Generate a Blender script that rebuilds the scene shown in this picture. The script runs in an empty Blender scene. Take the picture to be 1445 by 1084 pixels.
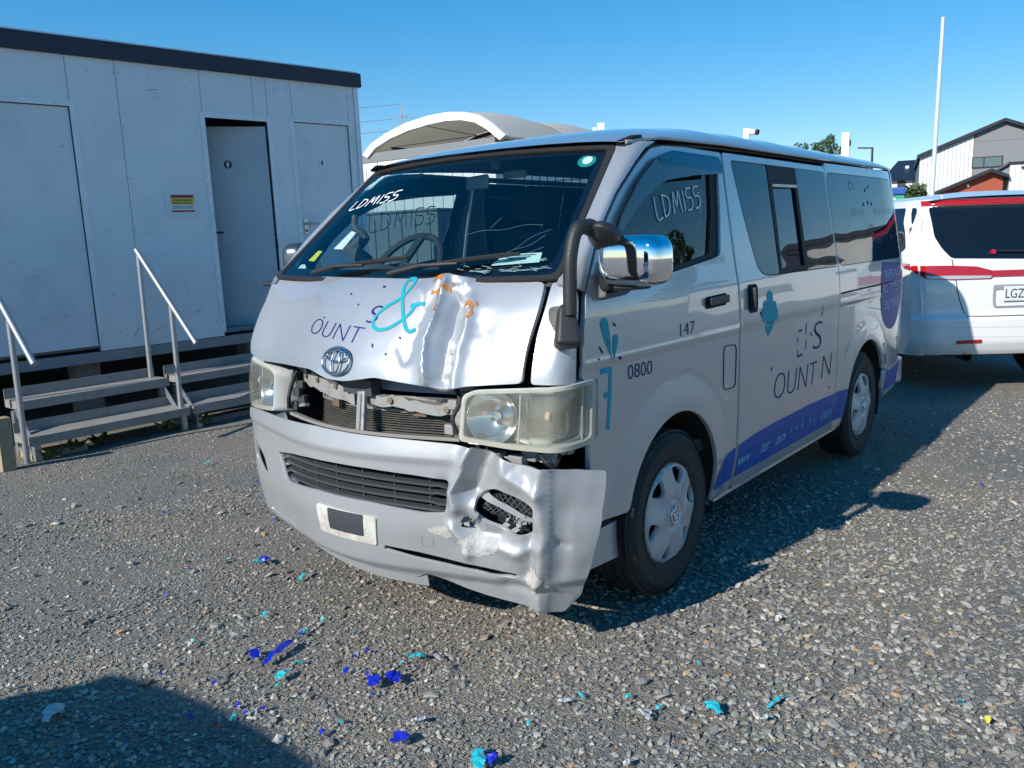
import bpy, bmesh, math, random
import numpy as np
from mathutils import Vector, Matrix, noise
from mathutils.geometry import delaunay_2d_cdt
random.seed(7); np.random.seed(7)
C = bpy.context.scene
col = C.collection
R = math.radians
# ------------------------------------------------------------------ camera
cam = bpy.data.objects.new('camera', bpy.data.cameras.new('camera')); col.objects.link(cam)
yaw, pit, rol = R(38.55810539), R(-9.58746134), R(-1.79049833)
d = Vector((math.cos(pit)*math.cos(yaw), math.cos(pit)*math.sin(yaw), math.sin(pit)))
rt = d.cross(Vector((0, 0, 1))).normalized(); up = rt.cross(d)
X = rt*math.cos(rol)+up*math.sin(rol); Y = -rt*math.sin(rol)+up*math.cos(rol)
cam.matrix_world = Matrix(((X.x, Y.x, -d.x, -1.90775), (X.y, Y.y, -d.y, -2.35335), (X.z, Y.z, -d.z, 1.42318), (0, 0, 0, 1)))
cam.data.sensor_width = 36; cam.data.lens = 1177.116/1445*36; cam.data.clip_end = 2000; cam.data.clip_start = .05
C.camera = cam
# ------------------------------------------------------------------ light
TO_SUN = Vector((-1.69, .21, 1)).normalized()
el = math.asin(TO_SUN.z); az = math.atan2(TO_SUN.x, TO_SUN.y)
w = bpy.data.worlds.new('World'); C.world = w; w.use_nodes = True
nt = w.node_tree; nt.nodes.clear()
sky = nt.nodes.new('ShaderNodeTexSky'); sky.sky_type = 'NISHITA'; sky.sun_disc = False
sky.sun_elevation = el; sky.sun_rotation = az
sky.altitude = 900; sky.air_density = 1.0; sky.dust_density = .0; sky.ozone_density = 3.0
bg = nt.nodes.new('ShaderNodeBackground'); bg.inputs[1].default_value = .145
out = nt.nodes.new('ShaderNodeOutputWorld')
hs = nt.nodes.new('ShaderNodeHueSaturation'); hs.inputs['Saturation'].default_value = 1.85; hs.inputs['Value'].default_value = 1.55
gmn = nt.nodes.new('ShaderNodeGamma'); gmn.inputs[1].default_value = .62
nt.links.new(sky.outputs[0], gmn.inputs[0]); nt.links.new(gmn.outputs[0], hs.inputs['Color']); nt.links.new(hs.outputs[0], bg.inputs[0]); nt.links.new(bg.outputs[0], out.inputs[0])
sl = bpy.data.lights.new('sun', 'SUN'); sl.energy = 4.4; sl.angle = R(.53); sl.color = (1, .95, .87)
so = bpy.data.objects.new('sun', sl); col.objects.link(so); so.rotation_euler = TO_SUN.to_track_quat('Z', 'Y').to_euler()
C.cycles.caustics_reflective = False; C.cycles.caustics_refractive = False
C.view_settings.view_transform = 'Standard'; C.view_settings.look = 'None'
C.view_settings.exposure = .35; C.view_settings.gamma = 1; C.view_settings.use_curve_mapping = False

# ------------------------------------------------------------------ materials
MATS = {}
def mat(name, color, rough=.5, metal=0., coat=0., spec=.5, var=0., vscale=8., bump=0., bscale=60., dirt=None, dscale=3., damt=.5, ior=None, obj=True):
    if name in MATS: return MATS[name]
    m = bpy.data.materials.new(name); m.use_nodes = True; n = m.node_tree.nodes; L = m.node_tree.links
    p = n['Principled BSDF']; p.inputs['Base Color'].default_value = (*color, 1)
    p.inputs['Roughness'].default_value = rough; p.inputs['Metallic'].default_value = metal
    p.inputs['Coat Weight'].default_value = coat; p.inputs['Coat Roughness'].default_value = .02
    p.inputs['Specular IOR Level'].default_value = spec
    if ior: p.inputs['IOR'].default_value = ior
    tc = n.new('ShaderNodeTexCoord'); src = tc.outputs['Object']
    c_out = None
    if var or dirt:
        nz = n.new('ShaderNodeTexNoise'); nz.inputs['Scale'].default_value = vscale; nz.inputs['Detail'].default_value = 6; L.new(src, nz.inputs['Vector'])
        mx = n.new('ShaderNodeMix'); mx.data_type = 'RGBA'
        mx.inputs[6].default_value = (*[c*(1-var) for c in color], 1); mx.inputs[7].default_value = (*[min(1, c*(1+var)) for c in color], 1)
        L.new(nz.outputs[0], mx.inputs[0]); c_out = mx.outputs[2]
        if dirt:
            n2 = n.new('ShaderNodeTexNoise'); n2.inputs['Scale'].default_value = dscale; n2.inputs['Detail'].default_value = 9; n2.inputs['Roughness'].default_value = .68; L.new(src, n2.inputs['Vector'])
            cr = n.new('ShaderNodeValToRGB'); cr.color_ramp.elements[0].position = .48; cr.color_ramp.elements[1].position = .72
            cr.color_ramp.elements[1].color = (damt,)*3+(1,); cr.color_ramp.elements[0].color = (0, 0, 0, 1); L.new(n2.outputs[0], cr.inputs[0])
            m2 = n.new('ShaderNodeMix'); m2.data_type = 'RGBA'; L.new(cr.outputs[0], m2.inputs[0]); L.new(c_out, m2.inputs[6]); m2.inputs[7].default_value = (*dirt, 1)
            c_out = m2.outputs[2]
            mr = n.new('ShaderNodeMath'); mr.operation = 'MULTIPLY_ADD'; L.new(cr.outputs[0], mr.inputs[0]); mr.inputs[1].default_value = .35; mr.inputs[2].default_value = rough; L.new(mr.outputs[0], p.inputs['Roughness'])
        L.new(c_out, p.inputs['Base Color'])
    if bump:
        nb = n.new('ShaderNodeTexNoise'); nb.inputs['Scale'].default_value = bscale; nb.inputs['Detail'].default_value = 5; L.new(src, nb.inputs['Vector'])
        b = n.new('ShaderNodeBump'); b.inputs['Strength'].default_value = bump; b.inputs['Distance'].default_value = .01; L.new(nb.outputs[0], b.inputs['Height']); L.new(b.outputs[0], p.inputs['Normal'])
    MATS[name] = m; return m
def glass(name, tint, ior=1.5, rough=0.0, haze=0., hazecol=(.8, .8, .7)):
    m = bpy.data.materials.new(name); m.use_nodes = True; n = m.node_tree.nodes; L = m.node_tree.links; n.clear()
    o = n.new('ShaderNodeOutputMaterial'); t = n.new('ShaderNodeBsdfTransparent'); t.inputs[0].default_value = (*tint, 1)
    g = n.new('ShaderNodeBsdfGlossy'); g.inputs['Roughness'].default_value = rough
    f = n.new('ShaderNodeFresnel'); ge = n.new('ShaderNodeNewGeometry'); mi = n.new('ShaderNodeMapRange'); mi.inputs[3].default_value = ior; mi.inputs[4].default_value = 1/ior
    L.new(ge.outputs['Backfacing'], mi.inputs[0]); L.new(mi.outputs[0], f.inputs[0])   # the same pane from both sides
    mx = n.new('ShaderNodeMixShader'); L.new(f.outputs[0], mx.inputs[0]); L.new(g.outputs[0], mx.inputs[2])
    if haze:
        df = n.new('ShaderNodeBsdfDiffuse'); df.inputs[0].default_value = (*hazecol, 1)
        tr = n.new('ShaderNodeBsdfTranslucent'); tr.inputs[0].default_value = (*hazecol, 1)
        a = n.new('ShaderNodeMixShader'); a.inputs[0].default_value = .5; L.new(df.outputs[0], a.inputs[1]); L.new(tr.outputs[0], a.inputs[2])
        tc = n.new('ShaderNodeTexCoord'); nz = n.new('ShaderNodeTexNoise'); nz.inputs['Scale'].default_value = 14; nz.inputs['Detail'].default_value = 8; L.new(tc.outputs['Object'], nz.inputs['Vector'])
        mr = n.new('ShaderNodeMath'); mr.operation = 'MULTIPLY'; mr.inputs[1].default_value = haze*2; L.new(nz.outputs[0], mr.inputs[0])
        h = n.new('ShaderNodeMixShader'); L.new(mr.outputs[0], h.inputs[0]); L.new(t.outputs[0], h.inputs[1]); L.new(a.outputs[0], h.inputs[2]); L.new(h.outputs[0], mx.inputs[1])
    else: L.new(t.outputs[0], mx.inputs[1])
    L.new(mx.outputs[0], o.inputs[0]); return m

# ------------------------------------------------------------------ object helpers
def tag(o, label=None, cat=None, group=None, kind=None):
    if label: o['label'] = label
    if cat: o['category'] = cat
    if group: o['group'] = group
    if kind: o['kind'] = kind
    return o
def thing(name, label, cat, loc=(0, 0, 0), rot=(0, 0, 0), group=None):
    o = bpy.data.objects.new(name, None); col.objects.link(o); o.location = loc; o.rotation_euler = rot; o.empty_display_size = .2
    return tag(o, label, cat, group)
def mesh_obj(name, verts, faces, m, parent=None, smooth=None, normals=None):
    me = bpy.data.meshes.new(name); me.from_pydata([tuple(v) for v in verts], [], [tuple(f) for f in faces]); me.materials.append(m)
    if normals is not None:
        me.polygons.foreach_set('use_smooth', [True]*len(me.polygons)); me.normals_split_custom_set_from_vertices([tuple(n) for n in normals])
    elif smooth is not None:
        me.polygons.foreach_set('use_smooth', [True]*len(me.polygons)); me.set_sharp_from_angle(angle=R(smooth))
    me.update()
    o = bpy.data.objects.new(name, me); col.objects.link(o)
    if parent: o.parent = parent
    return o
def copy_tree(o, parent=None):
    c = o.copy(); col.objects.link(c)
    if parent: c.parent = parent
    for ch in list(o.children): copy_tree(ch, c)
    return c
class MB:
    def __init__(s): s.v = []; s.f = []
    def add(s, vs, fs):
        b = len(s.v); s.v += [Vector(v) for v in vs]; s.f += [[i+b for i in f] for f in fs]; return s
    def box(s, a, b, bev=0., rot=None, piv=None):
        x0, y0, z0 = [min(p, q) for p, q in zip(a, b)]; x1, y1, z1 = [max(p, q) for p, q in zip(a, b)]
        if not bev:
            vs = [Vector((x, y, z)) for x in (x0, x1) for y in (y0, y1) for z in (z0, z1)]
            fs = [(0, 1, 3, 2), (4, 6, 7, 5), (0, 4, 5, 1), (2, 3, 7, 6), (0, 2, 6, 4), (1, 5, 7, 3)]
        else:
            bm = bmesh.new(); bmesh.ops.create_cube(bm, size=1)
            for v in bm.verts: v.co = Vector(((x0+x1)/2+v.co.x*(x1-x0), (y0+y1)/2+v.co.y*(y1-y0), (z0+z1)/2+v.co.z*(z1-z0)))
            bmesh.ops.bevel(bm, geom=bm.edges[:], offset=bev, segments=2, affect='EDGES', profile=.5)
            bm.verts.index_update(); vs = [v.co.copy() for v in bm.verts]; fs = [[v.index for v in f.verts] for f in bm.faces]; bm.free()
        if rot is not None:
            p = Vector(piv) if piv else Vector(((x0+x1)/2, (y0+y1)/2, (z0+z1)/2)); vs = [rot@(v-p)+p for v in vs]
        return s.add(vs, fs)
    def obox(s, p, q, wd, th, upv=(0, 0, 1), bev=0):   # bar from p to q
        p = Vector(p); q = Vector(q); a = (q-p); ln = a.length; a.normalize(); u = Vector(upv); sd = a.cross(u).normalized(); u = sd.cross(a)
        k = MB().box((0, -wd/2, -th/2), (ln, wd/2, th/2), bev); M = Matrix((a, -sd, u)).transposed()
        return s.add([M@v+p for v in k.v], k.f)
    def tube(s, pts, r, n=10, cap=True, closed=False):
        pts = [Vector(p) for p in pts]; rs = r if isinstance(r, (list, tuple)) else [r]*len(pts); ring = []; prev = None; N = len(pts)
        for i, p in enumerate(pts):
            if closed: t = pts[(i+1) % N]-pts[i-1]
            else: t = (pts[min(i+1, N-1)]-pts[max(i-1, 0)])
            t.normalize()
            if prev is None: a = t.orthogonal().normalized()
            else: a = (prev-t*prev.dot(t)).normalized()
            prev = a; b = t.cross(a)
            ring.append([p+(a*math.cos(k*2*math.pi/n)+b*math.sin(k*2*math.pi/n))*rs[i] for k in range(n)])
        vs = [v for rr in ring for v in rr]; fs = []
        for i in range(N if closed else N-1):
            j = (i+1) % N
            for k in range(n): fs.append((i*n+k, i*n+(k+1) % n, j*n+(k+1) % n, j*n+k))
        if cap and not closed: fs += [tuple(range(n))[::-1], tuple((N-1)*n+k for k in range(n))]
        return s.add(vs, fs)
    def lathe(s, prof, n=48, cen=(0, 0, 0), axis='y', sg=1, close=False):   # prof: (offset along axis, radius)
        vs = []; fs = []; c = Vector(cen); P = len(prof)
        for k in range(n):
            a = 2*math.pi*k/n
            for o, r in prof:
                if axis == 'y': vs.append(c+Vector((r*math.cos(a), o*sg, r*math.sin(a))))
                elif axis == 'x': vs.append(c+Vector((o*sg, r*math.cos(a), r*math.sin(a))))
                else: vs.append(c+Vector((r*math.cos(a), r*math.sin(a), o*sg)))
        for k in range(n):
            j = (k+1) % n
            for i in range(P-1+(1 if close else 0)):
                i2 = (i+1) % P; fs.append((k*P+i, k*P+i2, j*P+i2, j*P+i))
        return s.add(vs, fs)
    def prism(s, poly, a, b, axis='y'):
        n = len(poly)
        def P(u, v, w): return {'y': (u, w, v), 'x': (w, u, v), 'z': (u, v, w)}[axis]
        vs = [P(u, v, a) for u, v in poly]+[P(u, v, b) for u, v in poly]
        fs = [tuple(range(n)), tuple(range(n, 2*n))[::-1]]+[(i, (i+1) % n, (i+1) % n+n, i+n) for i in range(n)]
        return s.add(vs, fs)
    def grid(s, fn, nu, nv):
        vs = [fn(i/nu, j/nv) for i in range(nu+1) for j in range(nv+1)]
        return s.add(vs, [(i*(nv+1)+j, (i+1)*(nv+1)+j, (i+1)*(nv+1)+j+1, i*(nv+1)+j+1) for i in range(nu) for j in range(nv)])
    def build(s, name, m, parent=None, smooth=35, fix=True):
        bm = bmesh.new(); vs = [bm.verts.new(v) for v in s.v]
        for f in s.f:
            try: bm.faces.new([vs[i] for i in f])
            except ValueError: pass
        if fix: bmesh.ops.recalc_face_normals(bm, faces=bm.faces[:])
        me = bpy.data.meshes.new(name); bm.to_mesh(me); bm.free(); me.materials.append(m)
        if smooth: me.polygons.foreach_set('use_smooth', [True]*len(me.polygons)); me.set_sharp_from_angle(angle=R(smooth))
        o = bpy.data.objects.new(name, me); col.objects.link(o)
        if smooth: wm = o.modifiers.new('weighted_normals', 'WEIGHTED_NORMAL'); wm.keep_sharp = True; wm.weight = 90
        if parent: o.parent = parent
        return o
def inside(P, poly):
    x, y = P[:, 0], P[:, 1]; r = np.zeros(len(P), bool); n = len(poly)
    for i in range(n):
        (x0, y0), (x1, y1) = poly[i], poly[(i+1) % n]
        if y0 == y1: continue
        k = ((y0 > y) != (y1 > y)) & (x < (x1-x0)*(y-y0)/(y1-y0)+x0); r ^= k
    return r
def resample(poly, h):
    o = []
    for i in range(len(poly)):
        a = np.array(poly[i], float); b = np.array(poly[(i+1) % len(poly)], float); n = max(1, int(math.ceil(np.linalg.norm(b-a)/h)))
        o += [tuple(a+(b-a)*k/n) for k in range(n)]
    return o
def rounded(poly, r, n=5):
    o = []; N = len(poly)
    for i in range(N):
        p = Vector(poly[i]); a = Vector(poly[i-1])-p; b = Vector(poly[(i+1) % N])-p
        k = min(r, a.length*.45, b.length*.45); A = p+a.normalized()*k; B = p+b.normalized()*k
        for j in range(n+1):
            t = j/n; q = A*(1-t)**2+p*2*t*(1-t)+B*t*t; o.append((q.x, q.y))
    return o
def nrm(fn, u, v, sg=1, e=.002):
    return (fn(u+e, v)-fn(u-e, v)).cross(fn(u, v+e)-fn(u, v-e)).normalized()*sg
def off(fn, dd, sg=1): return lambda u, v: fn(u, v)+nrm(fn, u, v, sg)*dd
def panel(name, outline, holes, fn, m, parent=None, h=.035, flange=.018, sg=1, hb=None):
    """sheet cut to an outline with holes, laid on the surface fn(u,v), edges returned inward"""
    hb = hb or h; loops = [resample(outline, hb)]+[resample(q, hb) for q in holes]
    pts = []; edges = []
    for lp in loops:
        b = len(pts); pts += lp; edges += [(b+i, b+(i+1) % len(lp)) for i in range(len(lp))]
    A = np.array(loops[0]); x0, y0 = A.min(0); x1, y1 = A.max(0)
    gx = []; row = 0; yy = y0+h*.5
    while yy < y1:
        xs = np.arange(x0+(h*.5 if row % 2 else h), x1, h); gx += [(x, yy) for x in xs]; yy += h*.87; row += 1
    if gx:
        G = np.array(gx); ok = inside(G, loops[0])
        for q in loops[1:]: ok &= ~inside(G, q)
        B = np.array(pts); G = G[ok]
        if len(G):
            dd = np.min(((G[:, None, :]-B[None])**2).sum(2), 1); G = G[dd > (h*.45)**2]
            pts = pts+[tuple(g) for g in G]
    vc, ve, fc, *_ = delaunay_2d_cdt([Vector(p) for p in pts], edges, [], 0, 1e-6)
    V = np.array([tuple(v) for v in vc]); F = np.array([tuple(f) for f in fc]); cen = V[F].mean(1)
    ok = inside(cen, loops[0])
    for q in loops[1:]: ok &= ~inside(cen, q)
    F = F[ok]; a = V[F]; ar = (a[:, 1, 0]-a[:, 0, 0])*(a[:, 2, 1]-a[:, 0, 1])-(a[:, 2, 0]-a[:, 0, 0])*(a[:, 1, 1]-a[:, 0, 1]); F = F[np.abs(ar) > 1e-9]; ar = ar[np.abs(ar) > 1e-9]
    F = [tuple(f) if (k > 0) == (sg > 0) else tuple(f[::-1]) for f, k in zip(F, ar)]
    P = [fn(float(u), float(v)) for u, v in V]; N = [nrm(fn, float(u), float(v), sg) for u, v in V]
    F = [tuple(int(i) for i in f) for f in F]
    if flange:
        for lp in loops:
            n = len(lp); q = [fn(*p) for p in lp]; nn = [nrm(fn, *p, sg) for p in lp]; b = len(P)
            area = sum(lp[i][0]*lp[(i+1) % n][1]-lp[(i+1) % n][0]*lp[i][1] for i in range(n))*sg
            outer = lp is loops[0]
            for i in range(n):
                t = (q[(i+1) % n]-q[i-1]); e = t.cross(nn[i]); e.normalize()
                e *= (1 if area > 0 else -1)*(1 if outer else -1)
                P += [q[i].copy(), q[i]-nn[i]*flange]; N += [(e*.9+nn[i]*.5).normalized(), e]
            for i in range(n):
                j = (i+1) % n; f = (b+2*i, b+2*i+1, b+2*j+1, b+2*j)
                if ((area > 0) != outer): f = f[::-1]
                F.append(f)
    return mesh_obj(name, P, F, m, parent, normals=N)
def ribbon(pl, wd):
    """polyline -> closed polygon of constant width (2D)"""
    pl = [Vector(p) for p in pl]; Lf = []; Rt = []; n = len(pl)
    for i, p in enumerate(pl):
        t = pl[min(i+1, n-1)]-pl[max(i-1, 0)]; t.normalize(); k = Vector((-t.y, t.x))*(wd[i] if isinstance(wd, list) else wd)/2
        Lf.append(p+k); Rt.append(p-k)
    return Lf, Rt
def catmull(P, n=6, closed=False):
    P = [Vector(p) for p in P]; N = len(P); o = []
    for i in range(N if closed else N-1):
        a, b, c, e = (P[(i-1) % N], P[i], P[(i+1) % N], P[(i+2) % N]) if closed else (P[max(i-1, 0)], P[i], P[i+1], P[min(i+2, N-1)])
        for k in range(n):
            t = k/n; o.append(.5*((2*b)+(c-a)*t+(2*a-5*b+4*c-e)*t*t+(3*b-a-3*c+e)*t**3))
    if not closed: o.append(P[-1])
    return o
def strokes(name, lines, wd, fn, m, parent, dd=.0025, sg=1, smooth=True):
    """hand drawn or painted lines as thin ribbons lying on fn"""
    f2 = off(fn, dd, sg); vs = []; fs = []
    for pl in lines:
        p = catmull(pl, 5) if (smooth and len(pl) > 2) else [Vector(q) for q in pl]
        if not (smooth and len(pl) > 2):
            q = []
            for i in range(len(p)-1): q += [p[i]+(p[i+1]-p[i])*k/3 for k in range(3)]
            p = q+[p[-1]]
        Lf, Rt = ribbon(p, wd); b = len(vs)
        for x, y in zip(Lf, Rt): vs += [f2(*x), f2(*y)]
        fs += [(b+2*i, b+2*i+1, b+2*i+3, b+2*i+2) for i in range(len(p)-1)]
    return mesh_obj(name, vs, fs, m, parent)
def bits(name, lines, *a, **k):
    for l in lines: strokes(name, [l], *a, **k)
def text_mesh(s, bold=0., space=1.):
    cu = bpy.data.curves.new('lettering', 'FONT'); cu.body = s; cu.size = 1; cu.offset = bold; cu.space_character = space; cu.resolution_u = 4
    o = bpy.data.objects.new('lettering', cu); col.objects.link(o); dg = bpy.context.evaluated_depsgraph_get(); dg.update()
    me = bpy.data.meshes.new_from_object(o.evaluated_get(dg)); vs = [v.co.copy() for v in me.vertices]; fs = [tuple(p.vertices) for p in me.polygons]
    bpy.data.objects.remove(o); bpy.data.curves.remove(cu); bpy.data.meshes.remove(me)
    x0 = min(v.x for v in vs); x1 = max(v.x for v in vs); y0 = min(v.y for v in vs); y1 = max(v.y for v in vs)
    return vs, fs, (x0, x1, y0, y1)
def lettering(s, fn, a, b, ht, m, parent, dd=.0025, sg=1, shear=0., bold=-.012, name='lettering', space=1.):
    """text whose baseline runs from a to b (surface coordinates), capital height ht"""
    vs, fs, (x0, x1, y0, y1) = text_mesh(s, bold, space); a = Vector(a); b = Vector(b); e = b-a; k = 1/(x1-x0); up2 = Vector((-e.y, e.x)).normalized()
    f2 = off(fn, dd, sg); P = []
    for v in vs:
        q = a+e*((v.x-x0)*k)+up2*(v.y/.69*ht)+e.normalized()*(shear*v.y/.69*ht); P.append(f2(q.x, q.y))
    return mesh_obj(name, P, fs, m, parent)
def sm(x): x = min(max(x, 0.), 1.); return x*x*(3-2*x)
def seg_d(p, pl):
    best = 9.; px, py = p
    for (ax, ay), (bx, by) in zip(pl, pl[1:]):
        dx, dy = bx-ax, by-ay; t = min(max(((px-ax)*dx+(py-ay)*dy)/(dx*dx+dy*dy), 0), 1); best = min(best, math.hypot(px-ax-t*dx, py-ay-t*dy))
    return best
# ================================================================== the setting
def ground_mat():
    m = bpy.data.materials.new('crushed_gravel'); m.use_nodes = True; n = m.node_tree.nodes; L = m.node_tree.links; p = n['Principled BSDF']; p.inputs['Roughness'].default_value = .9
    tc = n.new('ShaderNodeTexCoord'); cols = []
    def vor(sc, feat='F1'):
        v = n.new('ShaderNodeTexVoronoi'); v.inputs['Scale'].default_value = sc; v.feature = feat; L.new(tc.outputs['Object'], v.inputs['Vector']); return v
    def ramp(src, st):
        r = n.new('ShaderNodeValToRGB'); e = r.color_ramp.elements; e[0].position, e[0].color = st[0][0], (*st[0][1], 1); e[1].position, e[1].color = st[-1][0], (*st[-1][1], 1)
        for q in st[1:-1]: x = e.new(q[0]); x.color = (*q[1], 1)
        L.new(src, r.inputs[0]); return r.outputs[0]
    v1, v2 = vor(95), vor(210)
    sx = n.new('ShaderNodeSeparateColor'); L.new(v1.outputs['Color'], sx.inputs[0]); s2 = n.new('ShaderNodeSeparateColor'); L.new(v2.outputs['Color'], s2.inputs[0])
    st = [(0, (.14, .14, .14)), (.35, (.24, .24, .235)), (.65, (.33, .325, .31)), (.85, (.35, .32, .28)), (1, (.55, .54, .51))]
    a = ramp(sx.outputs[0], st); b = ramp(s2.outputs[1], st)
    mx = n.new('ShaderNodeMix'); mx.data_type = 'RGBA'; mx.inputs[0].default_value = .5; L.new(a, mx.inputs[6]); L.new(b, mx.inputs[7])
    nz = n.new('ShaderNodeTexNoise'); nz.inputs['Scale'].default_value = .8; nz.inputs['Detail'].default_value = 7; L.new(tc.outputs['Object'], nz.inputs['Vector'])
    cr = ramp(nz.outputs[0], [(.3, (.78, .77, .75)), (.5, (1, .95, .87)), (.7, (1.2, 1.08, .90))])
    m2 = n.new('ShaderNodeMix'); m2.data_type = 'RGBA'; m2.blend_type = 'MULTIPLY'; m2.inputs[0].default_value = 1; L.new(mx.outputs[2], m2.inputs[6]); L.new(cr, m2.inputs[7]); L.new(m2.outputs[2], p.inputs['Base Color'])
    ad = n.new('ShaderNodeMath'); ad.operation = 'ADD'; L.new(v1.outputs['Distance'], ad.inputs[0]); L.new(v2.outputs['Distance'], ad.inputs[1])
    bp = n.new('ShaderNodeBump'); bp.invert = True; bp.inputs['Strength'].default_value = 1; bp.inputs['Distance'].default_value = .012; L.new(ad.outputs[0], bp.inputs['Height']); L.new(bp.outputs[0], p.inputs['Normal'])
    return m
def gz(x, y):
    return .018*noise.noise(Vector((x*.5, y*.5, .3)))+.010*noise.noise(Vector((x*1.6, y*1.6, 2.)))-.012
gm = ground_mat()
bm = bmesh.new(); xs = list(np.linspace(-12, 20, 129)); ys = list(np.linspace(-14, 16, 121))
xs = [-900, -200, -60]+xs+[35, 70, 200, 900]; ys = [-900, -200, -60]+ys+[35, 70, 200, 900]
vv = [[bm.verts.new((x, y, gz(x, y) if -12 <= x <= 20 and -14 <= y <= 16 else -.012)) for y in ys] for x in xs]
for i in range(len(xs)-1):
    for j in range(len(ys)-1): bm.faces.new((vv[i][j], vv[i+1][j], vv[i+1][j+1], vv[i][j+1]))
me = bpy.data.meshes.new('gravel_ground'); bm.to_mesh(me); bm.free(); me.materials.append(gm); me.polygons.foreach_set('use_smooth', [True]*len(me.polygons))
ground = bpy.data.objects.new('gravel_ground', me); col.objects.link(ground); tag(ground, 'grey crushed gravel yard under the vehicles', None, None, 'structure')

# ------------------------------------------------------------------ portable toilet cabin
wallm = mat('cabin_grey_paint', (.76, .77, .78), .55, var=.05, vscale=1.5, bump=.05, bscale=6, dirt=(.36, .36, .35), dscale=1.8, damt=.22)
doorm = mat('cabin_door_paint', (.72, .73, .745), .5, var=.05, vscale=2, dirt=(.28, .29, .29), dscale=2.5, damt=.3)
trimm = mat('cabin_trim', (.80, .81, .82), .45, var=.05, dirt=(.3, .3, .3), dscale=5, damt=.3)
fasc = mat('navy_fascia', (.012, .016, .035), .45, var=.25, vscale=9, bump=.1, bscale=40)
steelm = mat('brushed_steel', (.50, .51, .52), .3, .9)
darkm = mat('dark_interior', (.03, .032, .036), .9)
cabn = thing('portable_cabin', 'grey portable toilet cabin with navy roof band and three doors', 'cabin', (2.4, 4.5, 0), (0, -R(.9), R(-5.6)))
U0, U1, ZB, ZT_ = -4.4, 1.76, .66, 3.0
T = .04
def wallbox(a, b, z0, z1, name='wall_panel'): return MB().box((a, 0, z0), (b, T, z1), .003).build(name, wallm, cabn)
G = .004
wallbox(U0, -2.02, ZB, ZT_); wallbox(-2.02+G, -1.03, 2.625, ZT_); wallbox(-1.03+G, -.646-G, ZB, ZT_)
wallbox(-.646, .068, ZB, ZT_); wallbox(.072, .571, 2.62, ZT_); wallbox(.571+G, .713, 2.62, ZT_); wallbox(.717, .976, ZB, ZT_); wallbox(.98, 1.622, 2.635, ZT_); wallbox(1.626, 1.70, ZB, ZT_)
MB().box((1.70+G, -.012, ZB-.03), (U1, T, ZT_), .006).build('corner_post', trimm, cabn)
MB().box((U1-.05, .06, ZB), (U1-.006, 2.4, ZT_)).build('end_wall', wallm, cabn); MB().box((U0, .045, ZB), (U0+.05, 2.4, ZT_)).build('end_wall', wallm, cabn)
MB().box((U0, 2.36, ZB), (U1, 2.4, ZT_)).build('back_wall', wallm, cabn); MB().box((U0+.06, .05, ZB+.02), (U1-.06, 2.34, ZB+.06)).build('floor', mat('grey_vinyl_floor', (.20, .21, .22), .6), cabn)
MB().box((U0-.03, -.035, ZT_), (U1+.035, 2.45, ZT_+.135), .008).build('roof_fascia', fasc, cabn)
MB().box((U0-.01, -.01, ZT_+.137), (U1+.01, 2.42, ZT_+.15)).build('roof', trimm, cabn)
for a in (-.5, 1.4): MB().box((a, .09, ZB+.06), (a+.03, 2.3, ZT_)).build('partition', wallm, cabn)
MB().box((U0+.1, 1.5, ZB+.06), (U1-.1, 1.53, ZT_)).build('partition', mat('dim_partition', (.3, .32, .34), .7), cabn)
def trims(a, b, z0, z1, w_=.045):
    for q in (((a-w_, -.008, z0), (a, .0, z1+w_)), ((b, -.008, z0), (b+w_, .0, z1+w_)), ((a, -.0085, z1), (b, .0, z1+w_))):
        MB().box(*q, .002).build('door_frame', trimm, cabn)
    mb = MB()
    for z in np.arange(z0+.1, z1, .38):
        for x in (a-w_*.5, b+w_*.5): mb.tube([(x, -.006, z), (x, -.0105, z)], .0055, 8)
    for x in (a+.1, b-.1): mb.tube([(x, -.006, z1+w_*.5), (x, -.0105, z1+w_*.5)], .0055, 8)
    tag(mb.build('frame_rivets', steelm, cabn), kind='stuff')
trims(-1.98, -1.035, .70, 2.61); trims(.085, .70, .70, 2.60); trims(.985, 1.615, .70, 2.62)
def lever(parent, x, y, z, dx=1):
    h = MB().box((x-.022, y-.006, z-.11), (x+.022, y, z+.05), .003).build('lock_plate', steelm, parent)
    MB().tube([(x, y-.005, z), (x, y-.05, z)], .009, 8).tube([(x, y-.05, z), (x+dx*.02, y-.055, z), (x+dx*.12, y-.05, z-.004)], [.010, .011, .009], 8).build('lever', steelm, h, 50)
    MB().tube([(x, y-.005, z-.07), (x, y-.012, z-.07)], .012, 10).build('keyhole', darkm, h)
d1 = MB().box((-1.975, .010, .705), (-1.04, .045, 2.605), .004).build('door', doorm, cabn); lever(d1, -1.90, .01, 1.50)
d3 = MB().box((.99, .010, .705), (1.61, .045, 2.615), .004).build('door', doorm, cabn); lever(d3, 1.035, .01, 1.66)
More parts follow.
